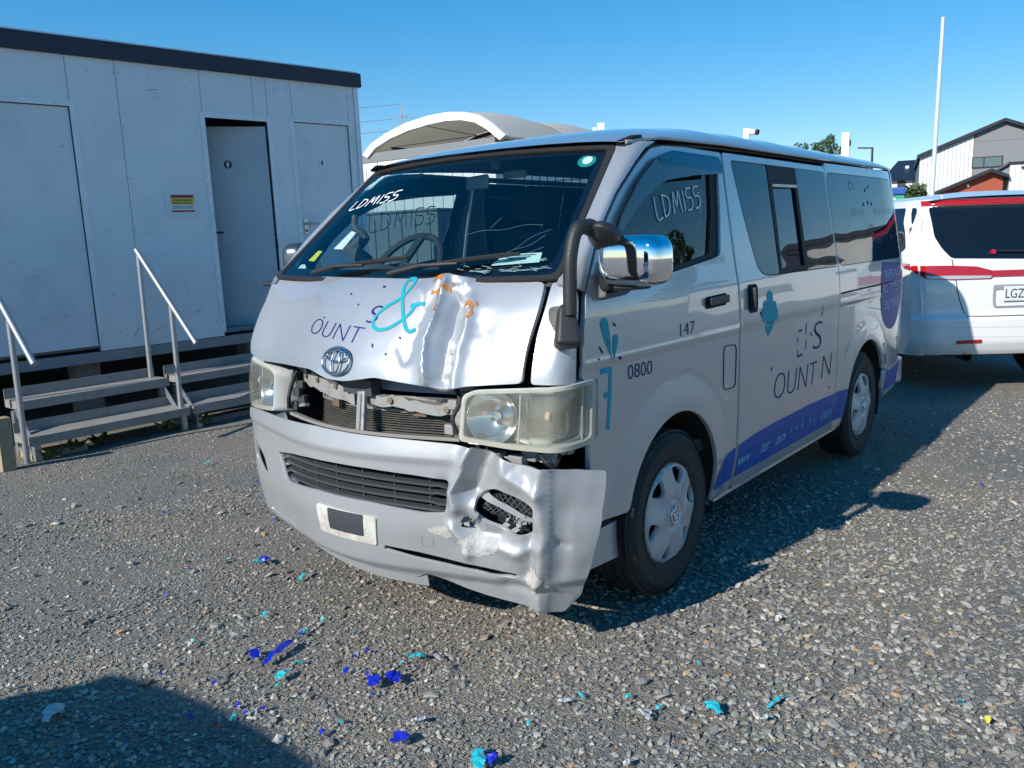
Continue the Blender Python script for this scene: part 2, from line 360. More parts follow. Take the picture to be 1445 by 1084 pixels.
# the middle door stands ajar, hinged on its right edge and swung inwards
hin = Vector((.695, .03, 0)); Mh = Matrix.Rotation(R(-28), 3, 'Z')
d2 = MB().box((.695-.60, .018, .71), (.693, .055, 2.56), .004, Mh, hin).build('door', mat('shaded_door_paint', (.46, .51, .55), .5, var=.05, dirt=(.3, .3, .3), dscale=2.5, damt=.3), cabn)  # shade of the recess put into the leaf's darker blue-grey colour
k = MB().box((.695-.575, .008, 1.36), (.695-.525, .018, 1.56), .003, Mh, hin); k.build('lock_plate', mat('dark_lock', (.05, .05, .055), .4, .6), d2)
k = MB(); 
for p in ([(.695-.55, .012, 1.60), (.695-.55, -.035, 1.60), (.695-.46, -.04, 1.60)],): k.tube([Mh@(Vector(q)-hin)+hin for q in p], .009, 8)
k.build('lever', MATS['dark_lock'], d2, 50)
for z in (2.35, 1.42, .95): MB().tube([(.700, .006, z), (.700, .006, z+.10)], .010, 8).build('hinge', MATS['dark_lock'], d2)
def icon(parent, x, y, z, Mx=None, pv=None, r=.037, dark=True):
    mb = MB(); fg = []
    V = lambda a, b, c: (Mx@(Vector((a, b, c))-pv)+pv) if Mx else Vector((a, b, c))
    disc = mb.add([V(x+r*math.cos(R(k)), y, z+r*math.sin(R(k))) for k in range(0, 360, 15)], [tuple(range(24))]).build('toilet_sign', mat('sign_black' if dark else 'sign_white', (.02, .02, .02) if dark else (.75, .77, .77), .4), parent, 0)
    m2 = MB(); fig = [(-.006, -.026), (.006, -.026), (.009, -.006), (.014, -.004), (.009, .012), (-.009, .012), (-.014, -.004), (-.009, -.006)]
    m2.add([V(x+a, y-.002, z+b) for a, b in fig], [tuple(range(8))]); m2.add([V(x+.007*math.cos(R(k)), y-.002, z+.021+.007*math.sin(R(k))) for k in range(0, 360, 30)], [tuple(range(12))])
    m2.build('pictogram', mat('sign_white' if dark else 'sign_black', (.75, .77, .77) if dark else (.02, .02, .02), .4), disc, 0)
icon(d2, .33, .014, 2.22, Mh, hin); icon(d3, 1.275, .006, 2.245, dark=False)
for x in (-.527, -.348): 
    MB().tube([(x, .0, 1.425), (x, -.006, 1.425)], .038, 24).build('wall_plug', wallm, cabn, 40); 
MB().tube([(-.35, .0, 2.92), (-.35, -.006, 2.92)], .030, 20).build('wall_plug', wallm, cabn, 40)
# chassis and blocks under the cabin
MB().box((U0, -.004, ZB-.09), (U1, .05, ZB-.004)).build('base_rail', mat('base_rail_steel', (.26, .28, .30), .55, .3, dirt=(.2, .17, .13), dscale=5, damt=.5), cabn)
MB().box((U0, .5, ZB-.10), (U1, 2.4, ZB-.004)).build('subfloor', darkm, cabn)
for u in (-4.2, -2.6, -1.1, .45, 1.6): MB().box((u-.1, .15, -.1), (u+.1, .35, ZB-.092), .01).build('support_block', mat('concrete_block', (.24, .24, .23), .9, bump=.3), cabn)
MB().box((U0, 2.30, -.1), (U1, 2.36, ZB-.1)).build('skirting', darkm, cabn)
# scuffs, scrapes and screw heads on the panels
scf = mat('wall_scuff', (.42, .43, .44), .7); r = random.Random(14); wf = lambda a, b: Vector((a, -.0005, b))
for (a, b, c_, d_, w_) in ((-.40, 2.78, -.31, 2.80, .012), (-.36, 2.72, -.30, 2.735, .006), (-.42, 1.42, -.28, 1.435, .004), (-.55, 1.60, -.50, 1.61, .006), (-.9, 1.1, -.86, 1.13, .008), (-.25, 1.15, -.23, 1.10, .006), (-.12, 1.28, -.10, 1.30, .006), (-.85, 1.9, -.84, 1.86, .005), (.82, 1.42, .90, 1.424, .006), (-.2, .9, -.13, .93, .01), (-.58, .78, -.50, .80, .009), (1.65, 1.3, 1.655, 1.1, .006), (-.75, .74, -.70, .82, .01)):
    strokes('scuff_mark', [[(a, b), ((a+c_)/2+r.uniform(-.01, .01), (b+d_)/2+r.uniform(-.01, .01)), (c_, d_)]], w_*.7, wf, scf, cabn, .001)
df = lambda a, b: Vector((a, .0095, b))
for (a, b, c_, d_) in ((-1.15, 2.3, -1.10, 2.32), (-1.5, 1.3, -1.42, 1.31), (-1.3, .95, -1.24, .97), (-1.75, 1.35, -1.68, 1.33), (1.1, 1.45, 1.3, 1.452), (1.4, 1.62, 1.5, 1.63), (1.2, 2.0, 1.22, 2.03)):
    strokes('scuff_mark', [[(a, b), ((a+c_)/2, (b+d_)/2+r.uniform(-.012, .012)), (c_, d_)]], .005, df, scf, cabn, .001)
mb = MB()
for u in (-.86, -.66, -.625, .0, .80, .94, 1.66):
    for z in np.arange(.8, 3.0, .42): mb.tube([(u+r.uniform(-.01, .01), .0, z), (u, -.003, z)], .006, 8)
tag(mb.build('screw_heads', mat('screw_grey', (.50, .51, .52), .5, .4), cabn), kind='stuff')
# stand-in box for an unidentified thing in shade; shade put into its dark colour
sb_ = thing('stand_in_box', 'stand-in box with shade in its dark colour behind the van, glimpsed through its windscreen', 'stand-in box', (7.3, 6.3, 0))
bxm = mat('shaded_box_paint', (.10, .135, .15), .6, var=.1, dirt=(.2, .2, .2), dscale=3, damt=.2)
MB().box((0, 0, .06), (4.5, 2.3, 1.93), .015).build('body', bxm, sb_); MB().box((-.03, -.03, 1.935), (4.53, 2.33, 1.97), .01).build('lid', bxm, sb_)  # body and lid made up for the stand-in box
for q in range(14): MB().box((.15+q*.3, -.018, .15), (.27+q*.3, -.001, 1.85)).build('corrugation', bxm, sb_)  # ribs made up for the stand-in box
for q in range(7): MB().box((-.018, .15+q*.3, .15), (-.001, .27+q*.3, 1.85)).build('corrugation', bxm, sb_)  # ribs made up for the stand-in box
for px_ in (.1, 4.2): MB().box((px_, .1, -.05), (px_+.2, 2.2, .058)).build('stand_in_skid', darkm, sb_)
# notice
nt_ = thing('notice', 'laminated white notice with red and yellow bands taped to the cabin wall', 'notice', cabn.location, cabn.rotation_euler)
MB().box((-.352, -.0045, 1.735), (-.048, -.001, 1.955)).build('sheet', mat('laminated_paper', (.66, .69, .72), .2), nt_)
def nb(name, a, b, c, d, m): MB().box((a, -.0065, c), (b, -.0046, d)).build(name, m, nt_)
red = mat('print_red', (.50, .02, .03), .4); yel = mat('print_yellow', (.72, .50, .02), .4)
nb('red_band', -.302, -.095, 1.905, 1.930, red); nb('yellow_band', -.302, -.095, 1.845, 1.903, yel); nb('white_band', -.302, -.095, 1.800, 1.843, mat('print_white', (.75, .75, .76), .4)); nb('red_band', -.302, -.095, 1.783, 1.798, red)
mb = MB(); r = random.Random(2)
for z, hh, cc in ((1.917, .010, 0), (1.885, .011, 1), (1.862, .011, 1), (1.83, .006, 1), (1.817, .006, 1)):
    x = -.288
    while x < -.115: wd_ = r.uniform(.008, .022); mb.box((x, -.0075, z-hh/2), (min(x+wd_, -.11), -.0066, z+hh/2)); x += wd_+.006
tag(mb.build('printed_lines', mat('print_dark', (.05, .03, .06), .5), nt_, 0), kind='stuff')

# ------------------------------------------------------------------ steel steps and handrails
chk = mat('chequer_plate', (.33, .31, .285), .5, .15, var=.2, vscale=10, dirt=(.20, .18, .15), dscale=6, damt=.4)
def chequer(name, x0, x1, y0, y1, z, parent):
    """folded tread: top sheet with raised bars, front lip, back upstand"""
    t = MB().box((x0, y0, z-.006), (x1, y1, z)).box((x0, y0-.0, z-.065), (x1, y0+.006, z-.0065)).box((x0, y1-.006, z+.0005), (x1, y1, z+.075)).box((x0, y0+.0065, z-.06), (x0+.006, y1, z-.0065)).box((x1-.006, y0+.0065, z-.06), (x1, y1, z-.0065)).build(name, chk, parent)
    vs = []; fs = []; i = 0; nx = int((x1-x0)/.032); ny = int((y1-y0)/.032)
    for a in range(nx):
        for b in range(ny):
            cx, cy = x0+(a+.5)*.032, y0+(b+.5)*.032; an = R(45) if (a+b) % 2 else R(-45); c, s_ = math.cos(an), math.sin(an); k = len(vs)
            for (px, py, pz) in ((-.013, 0, 0), (0, -.004, 0), (.013, 0, 0), (0, .004, 0), (0, 0, .0022)): vs.append((cx+px*c-py*s_, cy+px*s_+py*c, z+.0002+pz))
            fs += [(k, k+1, k+4), (k+1, k+2, k+4), (k+2, k+3, k+4), (k+3, k, k+4)]
    for a in range(nx):
        for b in range(2):
            cx, cz = x0+(a+.5)*.032, z+.02+b*.032; an = R(45) if (a+b) % 2 else R(-45); c, s_ = math.cos(an), math.sin(an); k = len(vs)
            for (px, py, pz) in ((-.013, 0, 0), (0, -.004, 0), (.013, 0, 0), (0, .004, 0), (0, 0, .0022)): vs.append((cx+px*c-py*s_, y1-.0062-pz, cz+px*s_+py*c))
            fs += [(k, k+1, k+4), (k+1, k+2, k+4), (k+2, k+3, k+4), (k+3, k, k+4)]
    c = mesh_obj('chequer_bars', vs, fs, chk, t); tag(c, kind='stuff')
def steps(x0, x1, label):
    s = thing('cabin_steps', label, 'steps', (0, 0, 0), (0, -R(.4), R(-.5)), 'steel steps at the cabin doors')
    chequer('tread', x0, x1, 3.93, 4.20, .165, s); chequer('tread', x0+.06, x1, 4.215, 4.46, .385, s)
    for x in (x0+.03, x1-.07):
        MB().box((x, 3.945, -.03), (x+.045, 3.99, .10)).build('leg', steel_, s); MB().box((x, 4.24, -.03), (x+.045, 4.285, .318)).build('leg', steel_, s); MB().box((x, 3.995, .02), (x+.03, 4.235, .055)).build('side_rail_or_shade_strip', steel_, s)
        MB().obox((x+.02, 4.0, .10), (x+.02, 4.24, .32), .008, .05).build('stringer', steel_, s)
    return s
steel_ = mat('galvanised_steel', (.42, .44, .46), .42, .7, var=.15, vscale=12, dirt=(.25, .22, .18), dscale=6, damt=.3)
steps(.44, 1.675, 'chequer plate steel steps left of the sloping handrail, partly in sun'); steps(1.705, 2.98, 'chequer plate steel steps behind the van below the open toilet door')
hr = thing('handrail', 'sloping galvanised tube handrail standing between the two step units', 'handrail', (1.69, 3.97, 0), (0, 0, 0), 'tube handrails on the steps')
MB().tube([(-.03, .455, 1.462), (-.03, -.32, .72)], .0215, 14).build('top_rail', steel_, hr, 50)
MB().tube([(-.03, .43, 1.43), (-.03, .43, .40)], .0205, 14).build('post', steel_, hr, 50); MB().tube([(-.03, .0, 1.02), (-.03, .0, -.04)], .0205, 14).build('post', steel_, hr, 50)
h2 = copy_tree(hr); h2.location = (.47, 3.925, 0); h2['label'] = 'galvanised handrail at the far left edge beside the timber post'
tp = MB().box((.235, 3.80, -.05), (.325, 3.89, .36), .004).build('timber_post', mat('weathered_timber', (.36, .28, .17), .85, var=.3, vscale=18, bump=.3)); tag(tp, 'short weathered timber post beside the left handrail foot', 'post')
bl = MB().box((.5, 4.0, -.02), (.9, 4.2, .03), .006).build('timber_plank', MATS['weathered_timber']); tag(bl, 'flat timber packing plank lying under the left steps', 'plank')
bl = MB().box((1.75, 4.02, -.02), (3.0, 4.12, .035), .006).build('timber_plank', mat('grey_timber', (.20, .21, .22), .9, bump=.3)); tag(bl, 'long grey timber plank on the ground under the right steps', 'plank')
# weeds
leafm = mat('weed_leaf', (.07, .13, .025), .6, var=.4, vscale=20)
def weed(x, y, n, h, seed, label):
    r = random.Random(seed); root = thing('weed', label, 'weed', (x, y, 0), (0, 0, 0), 'weeds under the steps')
    for k in range(n):
        a = r.uniform(0, 6.28); ln = h*r.uniform(.5, 1); b = Vector((r.uniform(-.05, .05), r.uniform(-.03, .03), 0)); t = b+Vector((math.cos(a)*ln*.7, math.sin(a)*ln*.5, ln*r.uniform(.3, .9))); s_ = Vector((-math.sin(a), math.cos(a), 0))*ln*.16; m_ = b.lerp(t, .5)+Vector((0, 0, ln*.12))
        MB().add([b, m_+s_, t, m_-s_], [(0, 1, 2), (0, 2, 3)]).build('leaf', leafm, root, 0)
for i, (x, y, n, h, l) in enumerate([(.62, 3.93, 22, .10, 'leafy green weed nearest the left steps leg'), (.80, 4.02, 26, .13, 'spreading green weed under the lower left tread'), (1.02, 4.06, 30, .14, 'bushiest green weed in the sun patch under the left steps'), (1.52, 3.98, 12, .17, 'thin upright grass weed near the right end of the left steps'), (1.82, 3.96, 14, .22, 'tall thin grass tuft just right of the middle handrail foot')]): weed(x, y, n, h, i+40, l)

# ------------------------------------------------------------------ container shelter with a white vaulted canopy
def cloth(name, c, tl):
    m = bpy.data.materials.new(name); m.use_nodes = True; n = m.node_tree.nodes; L = m.node_tree.links; n.clear(); o = n.new('ShaderNodeOutputMaterial'); a = n.new('ShaderNodeBsdfDiffuse'); b = n.new('ShaderNodeBsdfTranslucent'); x = n.new('ShaderNodeMixShader')
    a.inputs[0].default_value = (*c, 1); b.inputs[0].default_value = (*c, 1); x.inputs[0].default_value = tl; L.new(a.outputs[0], x.inputs[1]); L.new(b.outputs[0], x.inputs[2]); L.new(x.outputs[0], o.inputs[0]); return m
fab = cloth('white_canopy_fabric', (.78, .75, .69), .45)
fab2 = cloth('canopy_underside_fabric', (.80, .72, .58), .65)
band = mat('grey_container_band', (.20, .21, .22), .6, var=.1); cwht = mat('white_container_paint', (.66, .66, .64), .5, var=.05, dirt=(.4, .38, .33), dscale=3, damt=.3)
cont = thing('shipping_container', 'white shipping container with grey top rail under the vaulted canopy', 'container', (12.2, 9.17, 0))
MB().box((0.02, -.0, 0), (9, 6.0, 3.42)).build('body', cwht, cont); MB().box((0, -.02, 3.425), (9.05, 6.02, 3.64), .01).build('top_rail', band, cont)
for i in range(18): MB().box((.0, .3+i*.31, .15), (.019, .42+i*.31, 3.3)).build('corrugation', cwht, cont)
MB().box((0.3, -.012, 3.2), (8.9, .0, 3.42)).build('side_rail_or_shade_strip', fasc, cont)  # navy strip paints in the shade on the side below the top rail
can = thing('canopy', 'white fabric barrel vault canopy on curved steel ribs above the container', 'canopy', (12.2, 9.17, 3.6))
A = [(-4.05, 0), (-3.75, .22), (-3.2, .42), (-2.55, .575), (-1.85, .655), (-1.25, .665), (-.75, .61), (-.35, .50), (0.0, .30), (.35, .02)]
def vault(t, x, k=1.0):
    f = t*(len(A)-1); i = min(int(f), len(A)-2); q = Vector(A[i]).lerp(Vector(A[i+1]), f-i); b = 1+.16*abs(math.sin(math.pi*min(max(x, 0), 7.5)/2.5))**.8-.16*0
    zz = q.y*b*k-.02*x*0
    return Vector((x, -q.x, zz))
for bay in range(3):
    MB().grid(lambda a, b: vault(a, bay*2.5+.02+b*2.46), 27, 14).build('fabric_bay', fab if True else 0, can, 60)
    MB().grid(lambda a, b: vault(a, bay*2.5+.02+b*2.46)-Vector((0, 0, .03)), 27, 14).build('fabric_lining', fab2, can, 60)
mb = MB(); vs = []
for i in range(37):
    p = vault(i/36, 0); q = Vector((0, p.y, 0)); c_ = Vector((0, 1.85, -.9)); dn = (c_-p).normalized(); 
    vs += [p+Vector((-.06, 0, .02)), p+Vector((.05, 0, .02)), p+dn*.17+Vector((.05, 0, 0)), p+dn*.17+Vector((-.06, 0, 0))]
mb.add(vs, [(4*i+k, 4*i+(k+1) % 4, 4*i+4+(k+1) % 4, 4*i+4+k) for i in range(36) for k in range(4)]+[(0, 1, 2, 3), (147, 146, 145, 144)]).build('end_arch', mat('white_arch_steel', (.80, .80, .79), .4), can, 40)
dk = mat('dark_steel_rib', (.03, .03, .032), .6)
for x in (2.5, 5.0): MB().tube([vault(i/30, x)-Vector((0, 0, .09)) for i in range(31)], .045, 8).build('rib', dk, can)
MB().tube([(2.5, 3.1, .12), (.3, 3.4, .14)], .03, 6).build('brace', dk, can); MB().tube([(.05, 2.3, .55), (2.4, .6, .05)], .008, 5).build('stay_cable', dk, can); MB().tube([(.05, 3.2, .12), (2.4, .5, .5)], .008, 5).build('stay_cable', dk, can)
MB().tube([(.02, 3.55, .08), (.02, 3.95, -1.6)], .008, 5).build('stay_cable', dk, can)

# ------------------------------------------------------------------ posts, lamp, pole
wpost = mat('white_post_paint', (.72, .73, .72), .45, dirt=(.4, .38, .34), dscale=4, damt=.3)
cc = thing('camera_post', 'white post carrying a bullet security camera behind the van roof', 'camera post', (10.96, 3.08, 0), (0, 0, R(18)))
MB().box((-.05, -.045, 0), (.05, .045, 3.07), .006).build('post', wpost, cc); MB().box((-.14, -.14, 0), (.14, .14, .02)).build('base_plate', wpost, cc)
MB().obox((0, -.02, 3.02), (-.05, -.15, 3.0), .085, .085, (0, 0, 1), .02).build('camera_body', wpost, cc, 50); MB().tube([(-.052, -.155, 2.999), (-.062, -.185, 2.992)], .042, 16).build('camera_lens', rubber if 'rubber' in globals() else darkm, cc, 40)
def wp(loc, h, rz, label, arm):
    t = thing('white_post', label, 'post', loc, (0, 0, R(rz)), 'plain white steel posts behind the van')
    MB().box((-.062, -.062, 0), (.062, .062, h), .006).build('post', wpost, t); MB().box((-.15, -.15, 0), (.15, .15, .02)).build('base_plate', wpost, t)
    if arm: MB().box((-.06, .064, h-.20), (.06, .14, h-.07), .01).build('junction_box', wpost, t)
    else: MB().box((-.02, -.085, h-.22), (.02, -.063, h-.12), .004).build('bracket', darkm, t)
wp((12.93, 2.17, 0), 3.07, 14, 'plain white square post between the pine tree and the street lamp', 0); wp((10.45, 5.42, 0), 3.36, 33, 'white square post with a side box in front of the canopy', 1)
lp = thing('street_lamp', 'slim black street lamp far behind the van rear', 'street lamp', (46.69, 11.04, 0), (0, 0, R(12)))
MB().tube([(0, 0, 0), (0, 0, 5.85)], [.10, .055], 10).build('pole', dk, lp, 50); MB().obox((0, -.05, 5.87), (0, .75, 5.93), .16, .07, (0, 0, 1), .02).build('lamp_head', dk, lp)
fp = thing('flagpole', 'tall slender white pole rising above the white minivan', 'pole', (16.0, 1.48, 0), (R(.4), R(1.2), 0))
MB().tube([(0, 0, 0), (0, 0, 2.5), (0, 0, 5.30)], [.05, .042, .032], 12).build('pole', mat('bare_white_pole', (.70, .72, .73), .4, .2), fp, 50); MB().box((-.12, -.12, 0), (.12, .12, .03)).build('base_plate', wpost, fp); MB().tube([(0, 0, 5.30), (0, 0, 5.33)], .036, 12).build('cap', wpost, fp)

# ------------------------------------------------------------------ houses
def hframe(o, hd): return (o[0], o[1], 0), R(hd-90)
clad = mat('white_weatherboard', (.66, .67, .68), .6); greyc = mat('grey_cladding', (.20, .21, .22), .6, var=.06); brick = mat('red_brick', (.36, .085, .045), .8, var=.25, vscale=14); slate = mat('dark_roof_steel', (.022, .025, .035), .4, .2)
hglass = mat('house_glass', (.10, .14, .15), .05, spec=1); wfr = mat('dark_window_frame', (.03, .03, .033), .5)
ho = thing('gabled_house', 'two storey gabled house clad in white boards and grey panels behind the minivan', 'house', (42.5, 7.7, 0), (0, 0, R(14-90)))
# local x = across (image right), local y = away
def gab(x): return 4.86+(6.20-4.86)/3.43*x if x < 3.43 else 6.20-(x-3.43)*.40
for i in range(13):   # vertical boards, joints showing
    a, b = .0+i*.172, .0+(i+1)*.172-.012; MB().prism([(a, 0), (b, 0), (b, gab(b)-.02), (a, gab(a)-.02)], -.03, .06).build('weatherboard', clad, ho)
MB().prism([(0, 0), (2.236, 0), (2.236, gab(2.236)-.03), (0, gab(0)-.03)], .061, .12).build('wall', clad, ho)
for (x0, z0, x1, z1) in ((2.24, 0, 8.6, 5.39), (2.24, 5.40, 8.6, 7)):
    po = [(x0, z0), (x1, z0)]+([(x1, min(z1, gab(x1))), (3.43, min(z1, gab(3.43))), (x0, min(z1, gab(x0)))] if z1 > 6 else [(x1, min(z1, gab(x1))), (4.9+0, z1), (x0, z1)])
    if z0 > 5: po = [(x0, z0), (5.35, z0), (3.43, gab(3.43)-.02), (x0, gab(x0)-.02)]
    else: po = [(x0, z0), (7.0, z0), (7.0, gab(7.0)-.02), (5.42, 5.39), (x0, 5.39)]
    MB().prism(po, 0, .12).build('wall', greyc, ho)
MB().box((-.0, .13, 0), (6.95, 9, 4.7)).build('wall', greyc, ho)
MB().prism([(-.12, gab(0)-.06), (3.43, 6.20), (7.1, gab(7.1)-.02), (7.1, gab(7.1)+.14), (3.43, 6.36), (-.12, gab(0)+.10)], -.25, 9.2).build('roof', slate, ho)
wn = MB().box((2.20, -.05, 4.20), (3.45, .0, 4.70)).build('window', wfr, ho); MB().box((2.25, -.06, 4.25), (2.66, -.052, 4.65)).build('pane', hglass, wn); MB().box((2.72, -.06, 4.25), (3.40, -.052, 4.65)).build('pane', hglass, wn)
br = thing('brick_house', 'single storey red brick gable with dark barge boards in front of the grey house', 'house', (36.12, 5.66, 0), (0, 0, R(-76)))
MB().prism([(.25, 0), (2.42, 0), (2.42, 3.40), (1.97, 3.60), (.25, 2.93)], 0, .2).build('wall', brick, br)
mb = MB(); r = random.Random(8); z = 1.9; row = 0
while z < 3.55:
    x = .26+(.12 if row % 2 else 0)
    while x < 2.40:
        zz = z+.07
        if zz < 2.93+(x+.1-.25)*.389-.06 and zz < 3.60-(x-1.9)*.42: mb.box((x, -.006-r.random()*.004, z), (min(x+.22, 2.415), -.0005, zz))
        x += .235
    z += .082; row += 1
tag(mb.build('bricks', brick, br, 0), kind='stuff')
MB().prism([(-.15, 2.74), (1.97, 3.60), (2.6, 3.33), (2.6, 3.46), (1.97, 3.74), (-.15, 2.88)], -.35, 5).build('roof', slate, br); MB().box((.3, .21, 0), (2.4, 5, 2.9)).build('wall', brick, br)
MB().tube([(1.20, -.02, 3.13), (1.20, -.10, 3.13)], .06, 12).build('wall_lamp', clad, br)
gt = thing('garage', 'white clad building at the right frame edge beside the brick gable', 'building', (36.0, 5.63, 0), (0, 0, R(-76)))
for i in range(9): MB().box((2.62+i*.2, .02, 0), (2.81+i*.2, .2, 3.86)).build('weatherboard', clad, gt)
MB().box((2.62, .21, 0), (4.42, 5, 3.8)).build('wall', clad, gt); MB().box((2.55, -.05, 3.865), (4.5, 5, 3.95)).build('roof', slate, gt); MB().box((3.0, -.10, 3.70), (3.45, .015, 3.76)).build('awning', slate, gt)
dh = thing('dark_roofed_house', 'low house with a broad dark roof seen between van and gabled house', 'house', (50.23, 11.23, 0), (0, 0, R(-78)))
MB().box((.1, .3, 0), (6, 7, 4.30)).build('wall', clad, dh); MB().add([(-.3, 0, 4.28), (6.2, 0, 4.28), (6.2, 3.5, 5.62), (.5, 3.5, 5.62), (-.3, 7.2, 4.28), (6.2, 7.2, 4.28)], [(0, 1, 2, 3), (3, 2, 5, 4), (0, 3, 4), (0, 4, 5, 1), (1, 5, 2)]).build('roof', slate, dh, 0)
MB().box((.62, .26, 2.0), (1.05, .30, 4.25)).build('window', wfr, dh); w2 = MB().box((1.40, .26, 2.4), (2.0, .30, 4.2)).build('window', wfr, dh); MB().box((1.43, .25, 2.45), (1.97, .259, 4.15)).build('pane', hglass, w2)
MB().box((.95, 2.0, 4.9), (1.15, 2.2, 5.2)).build('roof_vent', clad, dh)
# recycling skip and shrub
sk = thing('recycling_skip', 'tall green recycling bin with a blue lid behind the van rear corner', 'bin', (15.54, 2.05, 0), (0, 0, R(-76)))
MB().prism([(-.35, .12), (.18, .12), (.20, 2.10), (-.38, 2.10)], 0, .6).build('body', mat('green_plastic', (.03, .33, .17), .45), sk); MB().box((-.41, -.04, 2.105), (.23, .66, 2.25), .03).build('lid', mat('blue_plastic', (.02, .09, .33), .4), sk)
for x in (-.3, .13): MB().tube([(x-.03, .1, .08), (x+.03, .1, .08)], .08, 14).build('castor', darkm, sk)
MB().tube([(.02, -.005, 2.0), (.02, -.012, 2.0)], .05, 14).build('recycling_mark', clad, sk)

# ------------------------------------------------------------------ foliage
def crown(name, blobs, n, leaf, m, parent, seed, shell=.75):
    r = np.random.RandomState(seed); wts = np.array([b[3]*b[4]*b[5] for b in blobs], float)**.67; wts /= wts.sum(); idx = r.choice(len(blobs), n, p=wts); B = np.array(blobs, float)[idx]
    dv = r.normal(size=(n, 3)); dv /= np.linalg.norm(dv, axis=1)[:, None]; rad = shell+(1.08-shell)*r.rand(n)**.8; c = B[:, :3]+dv*rad[:, None]*B[:, 3:6]
    s_ = leaf*(.5+r.rand(n)); t = r.normal(size=(n, 3))+dv*.6; t /= np.linalg.norm(t, axis=1)[:, None]; u = np.cross(t, r.normal(size=(n, 3))); u /= np.linalg.norm(u, axis=1)[:, None]
    V = np.stack([c-u*s_[:, None]*.5, c+t*s_[:, None]*1.3, c+u*s_[:, None]*.5, c-t*s_[:, None]*.5], 1).reshape(-1, 3)
    me = bpy.data.meshes.new(name); F = np.arange(4*n).reshape(n, 4); me.from_pydata(V.tolist(), [], F.tolist()); me.materials.append(m); o = bpy.data.objects.new(name, me); col.objects.link(o); o.parent = parent; return o
pine = mat('conifer_foliage', (.045, .085, .02), .7, var=.6, vscale=1.2); bark = mat('bark', (.07, .055, .04), .9)
def tree(loc, blobs, n, leaf, label, cat='tree', h=6, seed=1, m=None):
    t = thing('pine_tree', label, cat, loc); MB().tube([(0, 0, 0), (.1, 0, h*.5), (0, .1, h)], [.35, .22, .08], 10).build('trunk', bark, t, 60)
    r = random.Random(seed)
    for b in blobs: MB().tube([(0, 0, max(1.0, b[2]-1.6)), (b[0]*.6, b[1]*.6, b[2]-.4), tuple(b[:3])], [.12, .07, .03], 6).build('limb', bark, t, 60)
    crown('crown', blobs, n, leaf, m or pine, t, seed); return t
h_ = R(24); ux, uy = math.sin(h_), -math.cos(h_)
def TB(u, z, ru, rz): return (u*ux, u*uy, z, ru, ru, rz)
tree((59.6, 19.76, 0), [TB(.35, 7.3, .45, .55), TB(.0, 7.4, .22, .5), TB(1.0, 7.2, .7, .6), TB(1.7, 7.2, .7, .75), TB(2.2, 7.5, .45, .75), TB(2.25, 8.0, .22, .4), TB(2.6, 6.9, .55, .6), TB(1.3, 6.2, 1.6, 1.0), TB(1.2, 5, 1.9, 1.2)], 5200, .10, 'dark conifer tree showing its peaked top over the van roof', h=7.2, seed=3)
sh = thing('shrub', 'green leafy shrub beside the recycling bin below the gabled house', 'shrub', (20.04, 2.78, 0)); MB().tube([(0, 0, 0), (0, 0, 1.8)], .05, 8).build('stem', bark, sh)
crown('foliage', [(0, 0, 2.0, .4, .45, .45), (.1, -.1, 1.3, .5, .5, .7), (.05, -.15, 2.25, .22, .22, .25), (0, .12, 2.2, .2, .2, .2)], 1700, .07, mat('shrub_leaf', (.07, .10, .03), .6, var=.5, vscale=5), sh, 9, .5)
# across the yard, outside the frame but mirrored in the van's glass
tree((37, -18.5, 0), [(0, 0, 6.5, 1.0, 1.0, .35), (0, .2, 5.6, 1.8, 1.8, .35), (.2, 0, 4.6, 2.3, 2.3, .4), (0, 0, 3.5, 2.6, 2.6, .4), (0, 0, 7.3, .5, .5, .5)], 5000, .14, 'layered dark conifer across the yard right of the vehicles', h=7.5, seed=11)
ob = thing('white_office', 'white office building with a dark roof edge across the yard', 'building', (34, -11.5, 0), (0, 0, R(-14)))
MB().box((0, -5.2, 0), (12, 5.2, 3.5)).build('wall', cwht, ob); MB().prism([(-5.6, 3.35), (0, 4.5), (5.6, 3.7), (5.6, 3.9), (0, 4.72), (-5.6, 3.55)], -.3, 12.3, 'x').build('roof', slate, ob); MB().prism([(-5.2, 3.505), (5.2, 3.505), (5.2, 3.75), (0, 4.5)], 0, 12, 'x').build('gable', cwht, ob)
for (y, z0, wd, hh) in ((1.4, 1.9, .9, .9), (-2.0, .6, 2.6, 1.1)):
    wn = MB().box((-.06, y-wd/2, z0), (-.003, y+wd/2, z0+hh)).build('window', wfr, ob); MB().box((-.075, y-wd/2+.06, z0+.06), (-.062, y+wd/2-.06, z0+hh-.06)).build('pane', hglass, wn)
# pylon and power lines
py = thing('power_pylon', 'distant steel lattice power pylon above the canopy', 'pylon', (108.75, 109.1, 0), (0, 0, R(-45))); pm = mat('pylon_steel', (.42, .45, .48), .5, .4)
mb = MB()
for sx in (-1, 1):
    for sy in (-1, 1): mb.tube([(sx*2.2, sy*2.2, 0), (sx*.55, sy*.55, 22), (sx*.2, sy*.2, 26.7)], .07, 4)
mb.build('leg', pm, py, 0); mb = MB()
for k in range(11):
    z0, z1 = k*2.4, min(26.5, k*2.4+2.4); a = 2.2-1.65*min(z0, 22)/22-.07*max(0, z0-22); b = 2.2-1.65*min(z1, 22)/22-.07*max(0, z1-22)
    for s_ in (-1, 1): mb.tube([(-a, s_*a, z0), (b, s_*b, z1)], .045, 4).tube([(a, s_*a, z0), (-b, s_*b, z1)], .045, 4).tube([(s_*a, -a, z0), (s_*b, b, z1)], .045, 4)
mb.build('bracing', pm, py, 0)
